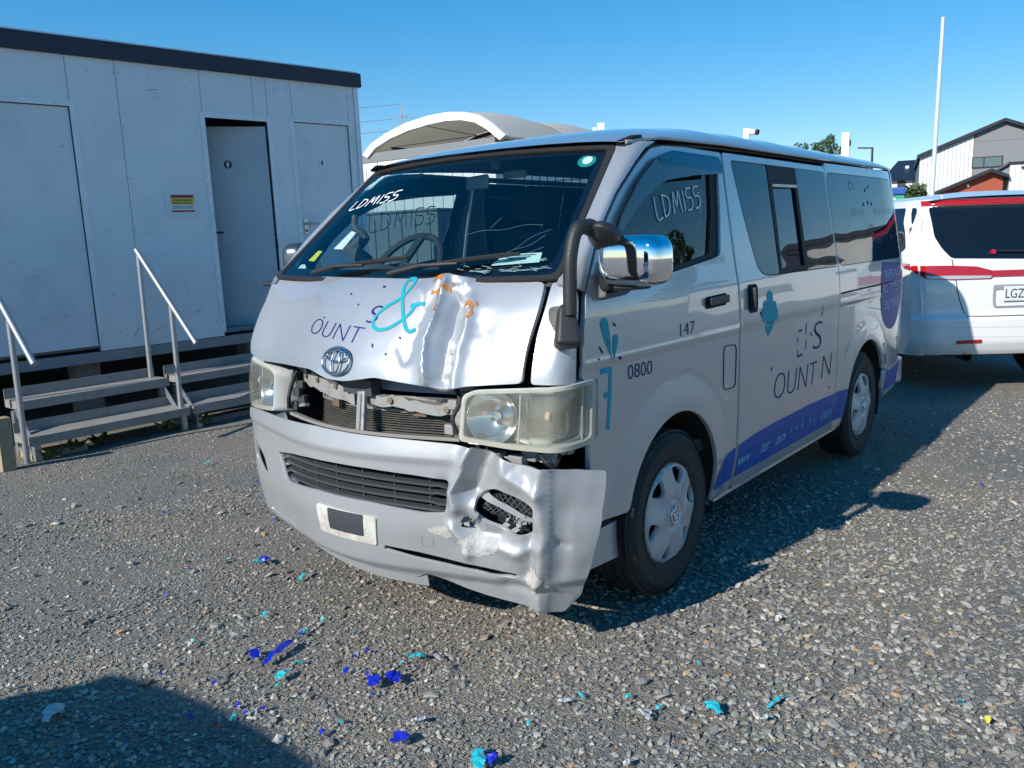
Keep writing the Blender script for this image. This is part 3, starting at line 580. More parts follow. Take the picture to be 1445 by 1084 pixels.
for z in (22.2, 24.2): MB().tube([(-2.2, 0, z), (0, 0, z+.35), (2.2, 0, z)], .07, 4).tube([(-2.2, 0, z), (2.2, 0, z)], .06, 4).build('cross_arm', pm, py, 0)
for k, (z, dx) in enumerate(((22.0, -1.8), (24.0, -1.8), (26.6, 0))):
    pts = [Vector((108.75, 109.1, z))+Vector((-.707, .707, 0))*(dx*-1)+Vector((-.6, .8, 0))*s-Vector((0, 0, .0006*s*(150-s)*.6)) for s in np.linspace(0, 150, 16)]
    o = MB().tube(pts, .05, 4).build('power_line', mat('wire', (.10, .11, .13), .5), None, 0); tag(o, ['lowest', 'middle', 'top'][k]+' power line running left from the distant pylon', 'power line', 'power lines from the pylon')
# ================================================================== the silver van
def smooth_table(xs, ys, sig, lo, hi, n=400):
    X = np.linspace(lo, hi, n); Yv = np.interp(X, xs, ys); k = int(4*sig/((hi-lo)/n))+1; g = np.exp(-.5*((np.arange(-k, k+1)*(hi-lo)/n)/sig)**2); g /= g.sum()
    Yp = np.concatenate([Yv[0]+(Yv[1]-Yv[0])*np.arange(-k, 0), Yv, Yv[-1]+(Yv[-1]-Yv[-2])*np.arange(1, k+1)])
    return X, np.convolve(Yp, g, 'valid')
def tab(T, x):
    X, Yv = T; f = (x-X[0])/(X[1]-X[0]); i = int(min(max(math.floor(f), 0), len(X)-2)); return float(Yv[i]+(Yv[i+1]-Yv[i])*(f-i))
CL = [0, .1, .2, .3, .4, .5, .6, .7, .76, .80, .825, .840, .846, .847]
CS = [0, .005, .02, .044, .074, .105, .136, .170, .194, .212, .238, .295, .39, .60]
PCv = catmull(list(zip(CL, CS)), 12)
UU = [0.]
for i in range(1, len(PCv)): UU.append(UU[-1]+(PCv[i]-PCv[i-1]).length)
TL = smooth_table(UU, [p.x for p in PCv], .012, 0, UU[-1]); TS = smooth_table(UU, [p.y for p in PCv], .012, 0, UU[-1])
UMAX = UU[-1]
TPZ = smooth_table([.1, .2, .3, .45, .7, .78, .95, 1.016, 1.1, 1.2, 1.27, 1.31, 1.40], [.09, .06, .03, 0, 0, .02, .045, .06, .105, .17, .23, .28, .40], .018, .1, 1.4)
TW = smooth_table([.1, .22, .30, .45, .75, 1.05, 1.20, 1.30, 1.5, 1.8, 1.88, 2.], [.77, .795, .812, .836, .846, .846, .836, .815, .782, .728, .712, .68], .02, .1, 2.)
def front0(u, z):
    a = abs(u); s = tab(TS, min(a, UMAX))+max(0, a-UMAX); l = tab(TL, min(a, UMAX))
    s += tab(TPZ, z)*(1-sm((s-.03)/.42)); l *= tab(TW, z)/.846
    return Vector((s, -math.copysign(l, u), z))
ARCH = ((1.03, .36, .385), (3.62, .345, .405))
def side_fn(sg):                       # sg=-1: the van's left (seen) side
    def fn(s, z):
        w = tab(TW, z)
        if s > 4.15: w -= (s-4.15)**2*.14+max(0, s-4.45)**2*1.2
        w += .003*math.exp(-((z-1.020)/.012)**2)-.003*sm((1.018-z)/.02)*sm((z-.5)/.3)
        for (a, b, r) in ARCH:
            dd = math.hypot(s-a, z-b)
            if z < 1.0: w += .012*(1-sm((dd-r-.02)/.13))-.0015*math.exp(-((dd-r-.145)/.012)**2)
        w += .0012*noise.noise(Vector((s*3, z*4, 7+sg)))
        return Vector((s, sg*w, z))
    return fn
SL, SR = side_fn(-1), side_fn(1)
# --- crash damage
HC = [([(.345, 1.262), (.350, 1.18), (.350, 1.10), (.364, 1.04), (.392, .955)], .017, .013), ([(.350, 1.18), (.345, 1.09), (.375, .99)], .010, .045),
      ([(.468, 1.225), (.488, 1.16), (.490, 1.07), (.490, 1.0), (.50, .945)], .016, .022), ([(.50, 1.19), (.505, 1.05), (.51, .95)], .006, .05),
      ([(.42, 1.225), (.425, 1.10), (.44, .97)], -.034, .034), ([(.285, 1.20), (.290, 1.12), (.30, 1.04)], -.012, .028),
      ([(.31, 1.275), (.38, 1.285), (.43, 1.27)], .020, .026), ([(.345, 1.248), (.40, 1.256), (.455, 1.225)], .008, .010), ([(.36, 1.268), (.41, 1.272)], -.006, .008),
      ([(.235, 1.26), (.265, 1.235), (.28, 1.20)], .010, .02), ([(.245, 1.075), (.285, 1.03)], -.007, .016), ([(.30, 1.145), (.325, 1.15)], .006, .012), ([(.56, 1.12), (.60, 1.02)], -.006, .04)]
def hood_fn(u, z):
    p = front0(u, z); n = nrm(front0, u, z, 1)
    k = .012+.02*sm((-u-.55)/.25)*sm((1.25-z)/.25)     # the sprung corner stands proud
    wu = u+.012*noise.noise(Vector((u*4, z*14, 3.3)))+.004*noise.noise(Vector((u*9, z*34, 8.))); wz = z+.012*noise.noise(Vector((u*10, z*8, 6.1)))
    for pl, a, wd in HC:
        dd = seg_d((wu, wz), pl)
        if dd < wd*3.6: k += a*math.exp(-(dd/wd)**1.65)
    m = math.exp(-((u-.38)/.17)**2)
    k += m*(.004*noise.noise(Vector((u*13, z*11, 1.7)))+.0008*noise.noise(Vector((u*34, z*30, 4.))))+.0012*noise.noise(Vector((u*5, z*5, 3)))
    q = p+n*k; q.z += .012*math.exp(-((u-.33)/.09)**2)*sm((z-1.2)/.09); return q
BC = [([(.575, .765), (.535, .66), (.50, .60), (.515, .54)], .030, .022), ([(.625, .75), (.60, .67), (.575, .60)], -.055, .04),
      ([(.665, .75), (.70, .67), (.80, .61)], .022, .028), ([(.545, .50), (.60, .455), (.66, .45)], -.03, .035), ([(.50, .47), (.545, .42), (.55, .38)], .018, .02),
      ([(.815, .70), (.805, .60), (.815, .45), (.80, .30), (.815, .18)], .026, .026), ([(.775, .47), (.77, .33)], -.022, .025), ([(.90, .55), (.88, .35)], -.012, .05),
      ([(.62, .42), (.72, .40), (.79, .42)], .014, .02), ([(.47, .62), (.455, .56)], -.016, .02), ([(.86, .43), (.90, .42)], -.008, .012), ([(.70, .27), (.80, .25)], -.012, .03),
      ([(.845, .28), (.90, .24), (.93, .20)], .008, .012)]
def bump_fn(u, z):
    if u > .84:      # torn loose: runs on straight past the corner
        b = front0(.84, z); t = (front0(.84, z)-front0(.80, z)).normalized(); e = u-.84
        c = front0(u, z); p = b.lerp(c, 0)+t*e*.55+Vector((.72*e, -.10*e, 0)); p.z = z
    else: p = front0(u, z)
    n = nrm(front0, min(u, .84), z, 1); k = .012
    wu = u+.010*noise.noise(Vector((u*5, z*12, 3.3))); wz = z+.012*noise.noise(Vector((u*10, z*8, 6.1)))
    for pl, a, wd in BC:
        dd = seg_d((wu, wz), pl)
        if dd < wd*3.6: k += a*math.exp(-(dd/wd)**1.65)
    m = sm((u-.44)/.12)
    k += m*(1-sm((u-.80)/.05)*.8)*(.006*noise.noise(Vector((u*9, z*10, 9.7)))+.0012*noise.noise(Vector((u*36, z*33, 2.))))+.0015*noise.noise(Vector((u*4, z*6, 3)))
    k += .012*math.exp(-((z-.47)/.05)**2)*sm((.42-abs(u))/.05)*0
    k += .010*sm((z-.68)/.03)*(1-m)-.018*sm((.30-z)/.05)
    if u > .84: k += .016*math.sin(math.pi*min(max((z-.18)/.5, 0), 1))*sm((u-.84)/.08)+.004*noise.noise(Vector((u*16, z*12, 5.)))
    q = p+n*k
    return q

paint = mat('silver_paint', (.43, .445, .465), .36, .40, 1.0, var=.03, vscale=2, dirt=(.30, .28, .25), dscale=2.2, damt=.16)
bpaint = mat('silver_bumper_paint', (.42, .43, .445), .40, .32, .55, var=.04, vscale=3, dirt=(.30, .27, .23), dscale=3.5, damt=.35)
black = mat('black_plastic', (.022, .023, .025), .5, var=.2, bump=.15, bscale=180)
rubber = mat('black_rubber', (.012, .012, .013), .7)
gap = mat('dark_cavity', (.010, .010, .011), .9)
chrome = mat('chrome', (.86, .87, .88), .045, 1.)
steel = mat('galvanised_steel', (.42, .44, .46), .42, .7, var=.15, vscale=12, dirt=(.25, .22, .18), dscale=6, damt=.3)
navy = mat('navy_vinyl', (.022, .02, .14), .6, spec=.12)
teal = mat('teal_vinyl', (.015, .34, .42), .55, spec=.15)
blue = mat('blue_vinyl', (.001, .08, .36), .4, spec=.2, var=.12, vscale=6)
white_mark = mat('white_paint_marker', (.8, .82, .82), .6)
pale = mat('pale_vinyl', (.55, .65, .75), .5)
dglass = mat('privacy_glass', (.004, .010, .030), .015, spec=.5, ior=1.56, coat=0)
wglass = glass('windscreen_glass', (.80, .90, .90), 1.7)
dooorglass = glass('door_glass', (.55, .68, .72), 1.7)

van = thing('van', 'damaged silver van with crumpled bonnet and torn front bumper on the gravel', 'van', (0, 0, 0))

# ---- roof
def ztop(s): return float(np.interp(s, [.86, .95, 1.1, 1.3, 1.6, 2.0, 2.6, 4.2, 4.45, 4.62], [1.785, 1.826, 1.868, 1.903, 1.931, 1.947, 1.955, 1.950, 1.935, 1.895]))
def zedge(s): return float(np.interp(s, [.86, .95, 1.1, 1.67, 2.9, 4.62], [1.772, 1.79, 1.806, 1.822, 1.831, 1.852]))
ZT = smooth_table(list(np.linspace(.8, 4.7, 80)), [ztop(s) for s in np.linspace(.8, 4.7, 80)], .06, .8, 4.7)
def roof_fn(s, v):
    s0 = s; ze = zedge(s)+.006; zc = tab(ZT, s); le = tab(TW, ze)+.004
    if s > 4.15: le -= (s-4.15)**2*.14+max(0, s-4.45)**2*1.2
    if s < 1.1: le -= (1.1-s)*.20
    a = min(abs(v), 1.); z = ze+(zc-ze)*(1-a**3.2)**(.62)
    z += .004*math.cos(s*2*math.pi/.42)*(1-a**4)*sm((s-1.3)/.2)*sm((4.4-s)/.2)
    sb = s-.085*(1-v*v)*sm((1.2-s)/.34)+.05*(1-v*v)*sm((s-4.3)/.3)
    return Vector((sb, -le*v, z))
mb = MB(); sv = lambda t: math.copysign(1-(1-abs(t))**1.6, t)
mb.grid(lambda a, b: roof_fn(.872+a*(4.64-.872), sv(2*b-1)), 70, 48); mb.build('roof_panel', paint, van, 60)
mb = MB()
for sg in (-1, 1):
    mb.tube([Vector((s, sg*(tab(TW, zedge(s))+(-.2*(1.1-s) if s < 1.1 else 0)-(((s-4.15)**2*.14+max(0, s-4.45)**2*1.2) if s > 4.15 else 0)+.004), zedge(s)+.004)) for s in np.linspace(.90, 4.63, 40)], .008, 8)
mb.build('roof_gutter', paint, van)
for sg in (-1, 1):
    MB().tube([(.875, sg*.672, 1.782), (.93, sg*.70, 1.800), (.985, sg*.712, 1.810)], [.006, .010, .006], 8).build('roof_strip', rubber, van)

# ---- windscreen
def ws(v, t, bulge=.055):
    l = v*(.752-.095*t); s = .366+.516*t-(bulge+.025*t)*(1-v*v); return Vector((s, -l, 1.315+.455*t+.014*(1-v*v)*t-.012*(1-v*v)*(1-t)))
wsf = lambda v, t: ws(v, t)
panel('windscreen', rounded([(-.985, .0), (.985, .0), (.97, .985), (-.97, .985)], .05), [], wsf, wglass, van, .08, 0)
wsc = [o for o in van.children if o.name.startswith('windscreen')][0]
panel('windscreen_frit', [(-.99, -.03), (.99, -.03), (.99, .995), (-.99, .995)], [rounded([(-.945, .075), (.945, .075), (.925, .945), (-.925, .945)], .07)], off(wsf, -.004), mat('frit_black', (.006, .006, .008), .25), wsc, .06, 0)
panel('windscreen_seal', rounded([(-1.012, -.03), (1.012, -.03), (1.01, 1.012), (-1.01, 1.012)], .04), [rounded([(-.987, .0), (.987, .0), (.972, .987), (-.972, .987)], .05)], off(wsf, .003), rubber, van, .06, .012)
# cracks and crushed edge
crk = mat('cracked_glass', (.22, .33, .32), .25, spec=.8)
strokes('windscreen_crack', [[(.34, .31), (.45, .345), (.58, .345), (.70, .375), (.80, .365)], [(.58, .12), (.70, .19), (.77, .28), (.86, .33)], [(.70, .19), (.78, .22), (.84, .29)], [(.62, .10), (.74, .135), (.86, .20)], [(.49, .36), (.53, .44)]], .0011, wsf, crk, wsc, .003)
rs = random.Random(3); L_ = []
for k in range(44):
    v = rs.uniform(.42, .93); t = .035+rs.random()**2*.075; L_.append([(v, t), (v+rs.uniform(.015, .06), t+rs.uniform(-.014, .012))])
strokes('crushed_glass', L_, .0035, lambda v, t: ws(v, t)+Vector((-.004, 0, 0)), crk, wsc, .004)
# A pillars
sgap = lambda z: float(np.interp(z, [1.13, 1.24, 1.446, 1.594, 1.716, 1.783, 1.80], [.372, .405, .553, .722, .905, 1.02, 1.10]))
for sg in (-1, 1):
    def pil(t, z, sg=sg):
        tt = (z-1.315)/.455; a = Vector((.366+.516*tt+.004, sg*(.752-.095*tt+.004), z)); b = Vector((sgap(z)-.008, sg*tab(TW, z), z))
        p = a.lerp(b, t); n = (b-a).cross(Vector((.75, -.14*sg, .66)))*-sg; n.normalize(); return p+Vector((-.5, sg*.85, .1)).normalized()*.02*math.sin(math.pi*t)
    panel('windscreen_pillar', [(0, 1.29), (1, 1.26), (1, 1.795), (0, 1.775)] if True else 0, [], pil, paint, van, .03, .012, -sg, None)
# cowl
mb = MB(); mb.grid(lambda a, b: (hood_fn((2*b-1)*.74, 1.285)-Vector((-.01, 0, .018))).lerp(ws((2*b-1)*1.0, .03)-Vector((0, 0, .006)), a), 3, 40); mb.build('cowl_panel', black, van)
# ---- bonnet
hood_out = [(-.785, .985), (-.69, .962), (-.60, .965), (-.40, .972), (-.19, .976), (-.12, .962), (-.063, .950), (.036, .950), (.10, .960), (.169, .971), (.318, .955), (.41, .946), (.456, .941), (.496, .945), (.535, .955), (.735, .971),
            (.734, 1.064), (.742, 1.131), (.757, 1.22), (.760, 1.283), (.63, 1.288), (.47, 1.292), (.38, 1.285), (.33, 1.292), (.28, 1.29), (.19, 1.296), (-.07, 1.30), (-.49, 1.302), (-.775, 1.303), (-.80, 1.24), (-.815, 1.15), (-.80, 1.03)]
hood = panel('bonnet', rounded(hood_out, .02, 3), [], hood_fn, paint, van, .0092, .022, 1, .012)
# rust coloured primer where the paint flaked off
prim = mat('orange_primer', (.42, .17, .03), .7, var=.35, vscale=40, bump=.3)
def blob(cx, cy, rx, ry, seed, n=22, rag=.35):
    r = random.Random(seed); return [(cx+math.cos(2*math.pi*k/n)*rx*(1+r.uniform(-rag, rag)), cy+math.sin(2*math.pi*k/n)*ry*(1+r.uniform(-rag, rag))) for k in range(n)]
for k, (pl, wd) in enumerate([([(.285, 1.279), (.31, 1.281), (.335, 1.276)], .018), ([(.300, 1.243), (.325, 1.245), (.345, 1.252), (.38, 1.25)], .016), ([(.33, 1.243), (.342, 1.222), (.346, 1.20), (.347, 1.184)], .016),
                          ([(.440, 1.216), (.468, 1.214), (.490, 1.201), (.498, 1.182), (.488, 1.163)], .022), ([(.497, 1.218), (.512, 1.205)], .014), ([(.372, 1.268), (.385, 1.262)], .012)]):
    r = random.Random(k+5); p = catmull(pl, 6); wl = [wd*r.uniform(.2, 1.0) for _ in p]; Lf, Rt = ribbon(p, wl)
    panel('primer_patch', [tuple(v) for v in Lf]+[tuple(v) for v in Rt[::-1]], [], off(hood_fn, .0015), prim, hood, .012, 0)
bits('residue_mark', [[(rs.uniform(-.3, .6), rs.uniform(1.0, 1.27)), ] for k in range(0)] or [[(.235+.0, 1.105), (.243, 1.098)], [(.06, 1.27), (.075, 1.268)], [(-.10, 1.245), (-.09, 1.242)], [(.13, 1.08), (.135, 1.068)], [(.45, 1.06), (.455, 1.055)], [(-.02, 1.21), (-.015, 1.206)], [(.20, 1.045), (.205, 1.05)], [(-.2, 1.16), (-.195, 1.155)]], .006, hood_fn, navy, hood, .002)
hd = off(hood_fn, 0)
lettering('OUNT', hood_fn, (-.27, 1.098), (.06, 1.076), .058, navy, hood, .0018, shear=.12, bold=-.022)
lettering('S', hood_fn, (.060, 1.146), (.108, 1.150), .058, navy, hood, .0018, shear=.25, bold=-.012)
strokes('ampersand', [[(.285, 1.133), (.262, 1.124), (.235, 1.150), (.20, 1.205), (.165, 1.262), (.163, 1.29), (.19, 1.293), (.20, 1.272), (.175, 1.232), (.13, 1.203), (.10, 1.172), (.10, 1.143), (.135, 1.126), (.185, 1.137), (.235, 1.175), (.25, 1.205)], [(.232, 1.208), (.288, 1.212)]], .012, hood_fn, teal, hood, .0025)
# round three oval emblem
em = MB()
def ell(cu, cz, ru, rz, r, n=40): em.tube([off(hood_fn, .012)(cu+ru*math.cos(2*math.pi*k/n), cz+rz*math.sin(2*math.pi*k/n)) for k in range(n)], r, 8, closed=True)
ell(-.014, 1.013, .073, .044, .005); ell(-.014, 1.012, .022, .041, .0038); ell(-.014, 1.030, .052, .018, .0038); em.build('emblem', mat('emblem_chrome', (.50, .52, .54), .16, 1.), hood, 60)

# ---- quarter panels beside the bonnet
for sg in (1, -1):
    f = lambda u, z, sg=sg: front0(sg*u, z)+Vector((0, 0, 0))
    panel('front_corner_panel', rounded([(.762, .968), (.945, .966), (.940, 1.13), (.965, 1.24), (.935, 1.30), (.80, 1.318), (.783, 1.285), (.775, 1.22), (.762, 1.13)], .015), [], f, paint, van, .03, .03, sg)
# ---- sides
door_out = [(.43, .45), (.645, .44)]+[(ARCH[0][0]+ARCH[0][2]*math.cos(R(a)), ARCH[0][1]+ARCH[0][2]*math.sin(R(a))) for a in range(166, -8, -8)]+[(1.405, .268), (1.621, .268), (1.621, 1.15), (1.630, 1.5), (1.651, 1.788), (1.30, 1.788), (1.12, 1.781), (1.02, 1.765), (.90, 1.70), (.722, 1.582), (.557, 1.437), (.41, 1.235), (.378, 1.13), (.366, .967), (.455, .962), (.455, .763), (.40, .757), (.40, .5)]
dwin = [(.505, 1.25), (.66, 1.258), (1.05, 1.292), (1.43, 1.333), (1.50, 1.345), (1.565, 1.55), (1.604, 1.72), (1.60, 1.755), (1.57, 1.762), (1.18, 1.755), (1.02, 1.712), (.86, 1.622), (.69, 1.492), (.545, 1.34)]
sl_out = [(1.645, .268), (3.018, .268), (3.03, 1.10), (3.035, 1.797), (1.673, 1.79), (1.652, 1.5), (1.643, 1.15)]
sl_win = [(1.745, 1.762), (3.020, 1.768), (3.02, 1.233), (1.985, 1.231), (1.915, 1.245), (1.873, 1.284), (1.802, 1.496)]
rq_out = [(3.032, .268), (3.222, .268)]+[(ARCH[1][0]+ARCH[1][2]*math.cos(R(a)), ARCH[1][1]+ARCH[1][2]*math.sin(R(a))) for a in range(184, 18, -8)]+[(4.02, .512), (4.53, .512), (4.56, .8), (4.575, 1.15), (4.60, 1.5), (4.61, 1.838), (3.049, 1.818), (3.044, 1.10)]
rq_win = rounded([(3.050, 1.768), (4.475, 1.782), (4.51, 1.62), (4.485, 1.239), (3.05, 1.233)], .07)
# 1.012 m: the two 'sliding door' windows, vent sash and rear glass share one black field
def flushglass(name, poly, f, sgn, parent, m=dglass, d=.0035, fl=.008): return panel(name, poly, [], off(f, d, sgn), m, parent, .05, fl, sgn)
for sgn, f in ((-1, SL), (1, SR)):
    ns = -sgn  # normal sign so that normals point outward
    S_ = 1 if sgn == -1 else -1
    dr = panel('front_door', rounded(door_out, .012, 3), [rounded(dwin, .03)], f, paint, van, .022, .02, S_)
    # inner frame, glass, visor, handle
    panel('window_frame', rounded([(.49, 1.235), (.66, 1.243), (1.05, 1.277), (1.43, 1.318), (1.515, 1.328), (1.58, 1.55), (1.62, 1.72), (1.615, 1.775), (1.18, 1.772), (1.0, 1.725), (.85, 1.637), (.68, 1.503), (.53, 1.345)], .03), [rounded([(.56, 1.272), (.66, 1.276), (1.05, 1.312), (1.40, 1.352), (1.415, 1.36), (1.50, 1.55), (1.535, 1.69), (1.535, 1.735), (1.18, 1.735), (1.03, 1.693), (.87, 1.60), (.70, 1.47), (.60, 1.36)], .03)], off(f, -.012, S_), rubber, dr, .04, .01, S_)
    panel('door_window', rounded([(.52, 1.26), (.66, 1.266), (1.05, 1.30), (1.43, 1.34), (1.55, 1.55), (1.585, 1.74), (1.18, 1.745), (1.02, 1.70), (.86, 1.61), (.69, 1.48)], .02), [], off(f, -.022, S_), dooorglass, dr, .06, 0, S_)
    def vis(s, z, f=f, S_=S_): return f(s, z)+nrm(f, s, z, S_)*(.006+.026*sm((1.775-.0-z+max(0, (1.02-s))*-.84)/.07 if s > 1.02 else .6))
    panel('window_visor', rounded([(.60, 1.395), (.735, 1.49), (.86, 1.562), (1.05, 1.638), (1.30, 1.667), (1.575, 1.686), (1.615, 1.765), (1.18, 1.766), (1.015, 1.722), (.855, 1.632), (.69, 1.505)], .012), [], vis, mat('smoked_acrylic', (.012, .014, .018), .08, coat=.6), dr, .035, .006, S_)
    hm = panel('door_handle', rounded([(1.283, 1.128), (1.49, 1.133), (1.496, 1.184), (1.287, 1.178)], .018), [], off(f, .003, S_), gap, dr, .03, 0, S_)
    MB().obox(f(1.30, 1.157)+nrm(f, 1.3, 1.157, S_)*.018, f(1.48, 1.160)+nrm(f, 1.48, 1.16, S_)*.018, .014, .034, (0, 0, 1), .006).build('handle_pull', black, hm, 60)
    if sgn == -1:
        MB().tube([off(f, .0015)(*p) for p in catmull(rounded([(1.462, .763), (1.588, .757), (1.594, .948), (1.463, .957)], .03, 4), 1, True)], .0022, 5, closed=True).build('fuel_flap_seam', gap, dr)
    panel('door_trim', [(.45, .5), (.62, .5), (.62, .78), (1.45, .78), (1.45, .30), (1.61, .30), (1.61, 1.35), (1.05, 1.27), (.50, 1.23), (.42, 1.13)], [], lambda s, z, f=f, sgn=sgn: f(s, z)-Vector((0, sgn*.045, 0)), mat('grey_trim', (.10, .11, .12), .8), dr, .1, 0, -S_)
    sd = panel('sliding_door', rounded(sl_out, .012, 3), [rounded(sl_win, .03)], f, paint, van, .035, .02, S_)
    flushglass('side_window', rounded([(1.750, 1.757), (2.150, 1.759), (2.135, 1.235), (1.985, 1.235), (1.918, 1.249), (1.878, 1.287), (1.807, 1.496)], .02), f, sgn, sd)if False else panel('side_window', rounded([(1.750, 1.757), (2.155, 1.759), (2.130, 1.236), (1.985, 1.236), (1.918, 1.250), (1.878, 1.287), (1.807, 1.496)], .02), [], off(f, .001, S_), dglass, sd, .05, .008, S_)
    panel('window_sash', [(2.163, 1.759), (2.553, 1.763), (2.530, 1.237), (2.138, 1.236)], [[(2.20, 1.66), (2.513, 1.665), (2.497, 1.262), (2.172, 1.26)]], off(f, .004, S_), rubber, sd, .05, .008, S_)
    MB().obox(off(f, .006, S_)(2.19, 1.662), off(f, .006, S_)(2.53, 1.668), .006, .014).build('sash_rail', chrome if False else steel, sd)
    panel('side_window', [(2.18, 1.672), (2.52, 1.677), (2.505, 1.255), (2.165, 1.253)], [], off(f, -.008, S_), dglass, sd, .06, 0, S_)
    panel('side_window', [(2.562, 1.763), (3.024, 1.766), (3.022, 1.237), (2.540, 1.237)], [], off(f, .001, S_), dglass, sd, .06, .008, S_)
    hm = panel('door_handle', rounded([(1.722, 1.075), (1.832, 1.073), (1.842, 1.203), (1.724, 1.205)], .03), [], off(f, .002, S_), gap, sd, .03, 0, S_)
    MB().obox(f(1.745, 1.09)+nrm(f, 1.74, 1.14, S_)*.016, f(1.752, 1.19)+nrm(f, 1.74, 1.14, S_)*.016, .030, .014, (1, 0, 0), .005).build('handle_pull', black, hm, 60)
    rq = panel('rear_quarter_panel', rounded(rq_out, .012, 3), [rq_win], f, paint, van, .024, .02, S_)
    panel('side_window', rounded([(3.052, 1.764), (4.472, 1.778), (4.506, 1.62), (4.481, 1.243), (3.052, 1.237)], .066), [], off(f, .001, S_), dglass, rq, .05, .008, S_)
    if sgn == -1: panel('door_rail', [(3.06, 1.073), (4.16, 1.083), (4.16, 1.091), (3.06, 1.083)], [], off(f, .002, S_), gap, rq, .06, 0, S_)
    # sill and roof side strip
    MB().prism([(1.41, .266), (3.21, .266), (3.21, .25), (1.41, .25)], sgn*.60, sgn*.803).build('sill', paint, van)
    # rear corner bumper
    panel('rear_bumper_corner', rounded([(4.03, .36), (4.10, .30), (4.56, .33), (4.575, .505), (4.035, .505)], .03), [], off(f, .008, S_), bpaint, van, .03, .03, S_)
    MB().prism([(.45, .27), (.66, .255), (.66, .40), (.45, .40)], sgn*.62, sgn*.80).build('front_step', bpaint, van)
# vinyl on the left side
dd_ = [o for o in van.children if o.name.startswith('front_door')][0]; sd_ = [o for o in van.children if o.name.startswith('sliding_door')][0]; rq_ = [o for o in van.children if o.name.startswith('rear_quarter')][0]
def decal(name, poly, parent, m, dd=.002): return panel(name, poly, [], off(SL, dd), m, parent, .04, 0)
decal('vinyl_band', [(1.398, .322), (1.617, .322), (1.617, .472), (1.55, .462), (1.486, .438), (1.43, .395)], dd_, blue)
decal('vinyl_band', [(1.65, .322), (3.014, .322), (3.016, .496), (2.6, .505), (2.105, .50), (1.85, .492), (1.65, .474)], sd_, blue)
decal('vinyl_band', [(3.036, .322), (3.213, .322), (3.235, .44), (3.238, .494), (3.036, .497)], rq_, blue)
panel('vinyl_band', [(4.06, .36), (4.12, .335), (4.545, .36), (4.555, .49), (4.06, .475)], [], off(SL, .011), blue, [o for o in van.children if o.name.startswith('rear_bumper_corner')][0], .04, 0)
purple = mat('purple_vinyl', (.004, .06, .30), .45, spec=.2)
decal('round_sticker', [(4.19+.29*math.cos(R(a)), 1.05+.285*math.sin(R(a))) for a in [30+6*k for k in range(0, 1)]] if False else [(p[0], min(p[1], 1.225)) for p in [(4.17+.285*math.cos(R(a)), 1.05+.285*math.sin(R(a))) for a in range(142, 399, 7)]], rq_, purple)
lettering('REPLACE', SL, (3.97, 1.115), (4.41, 1.125), .055, pale, rq_, .0034)
lettering('ALL TYPES OF', SL, (3.90, 1.02), (4.45, 1.03), .06, pale, rq_, .0034)
lettering('FILTERS', SL, (4.0, .91), (4.35, .915), .055, pale, rq_, .0034)
lettering('www', SL, (1.655, .372), (1.80, .374), .05, mat('aqua_vinyl', (.25, .62, .70), .55, spec=.2), sd_, 0.0034, shear=.2, bold=.0)
aq = MATS['aqua_vinyl']
lettering('ter', SL, (1.93, .374), (2.04, .375), .062, aq, sd_, 0.0034, shear=.2, bold=-.005)
lettering('an', SL, (2.13, .372), (2.25, .373), .062, aq, sd_, 0.0034, shear=.2, bold=-.005)
lettering('.co.n', SL, (2.80, .372), (2.985, .374), .062, aq, sd_, 0.0034, shear=.2, bold=-.005)
bits('vinyl_scrap', [[(2.33, .40), (2.34, .43)], [(2.42, .40), (2.41, .42)], [(2.5, .39), (2.51, .43)], [(2.62, .40), (2.63, .42)], [(2.7, .385), (2.72, .40)]], .010, SL, aq, sd_, .0034)
lettering('OUNT', SL, (2.05, .615), (2.665, .605), .135, navy, sd_, .0016, shear=.12, bold=-.025)
lettering('N', SL, (2.76, .620), (2.905, .622), .135, navy, sd_, .0016, shear=.2, bold=-.025)
lettering('S', SL, (2.60, .80), (2.735, .80), .155, navy, sd_, .0016, shear=.15, bold=-.018)
bits('vinyl_scrap', [[(2.37, .795), (2.44, .80)], [(2.37, .80), (2.37, .83)], [(2.37, .87), (2.372, .895)], [(2.38, .925), (2.43, .93)], [(2.49, .82), (2.495, .87)], [(2.49, .90), (2.49, .96)], [(2.56, .90), (2.585, .88)], [(2.01, .79), (2.02, .77)], [(2.90, .56), (2.92, .54)]], .010, SL, navy, sd_, .0014)
bits('vinyl_scrap', [[(2.72, .975), (2.745, 1.03)], [(2.73, 1.0), (2.755, .985)]], .012, SL, teal, sd_, .0016)
lettering('0800', SL, (.652, .928), (.83, .926), .052, navy, dd_, .0014, bold=-.010)
lettering('147', SL, (1.052, 1.040), (1.178, 1.042), .052, navy, dd_, .0016, bold=-.016)
def petal(b, t, wd):
    b = Vector(b); t = Vector(t); a = t-b; n = Vector((-a.y, a.x)).normalized(); o = []
    e = min(.45, wd*.5/a.length); pw = lambda x: wd*.5*(sm(x/(1-e))**.8 if x < 1-e else math.sqrt(max(0, 1-((x-1+e)/e)**2)))
    xs_ = [k/16 for k in range(17)]
    o = [b+a*x+n*pw(x) for x in xs_[1:-1]]+[t]+[b+a*x-n*pw(x) for x in xs_[-2:0:-1]]+[b]
    return [tuple(p) for p in o]
fr = lambda u, z: SL(u, z)
decal('splash_mark', petal((.540, 1.005), (.495, 1.165), .05), dd_, teal, .0014); decal('splash_mark', petal((.545, 1.005), (.575, 1.10), .034), dd_, teal, .0022)
strokes('fountain_mark', [[(.470, .982), (.535, .983)], [(.535, .99), (.530, .90), (.513, .772)], [(.492, .897), (.525, .895)]], .02, SL, teal, dd_, .0014, smooth=False)
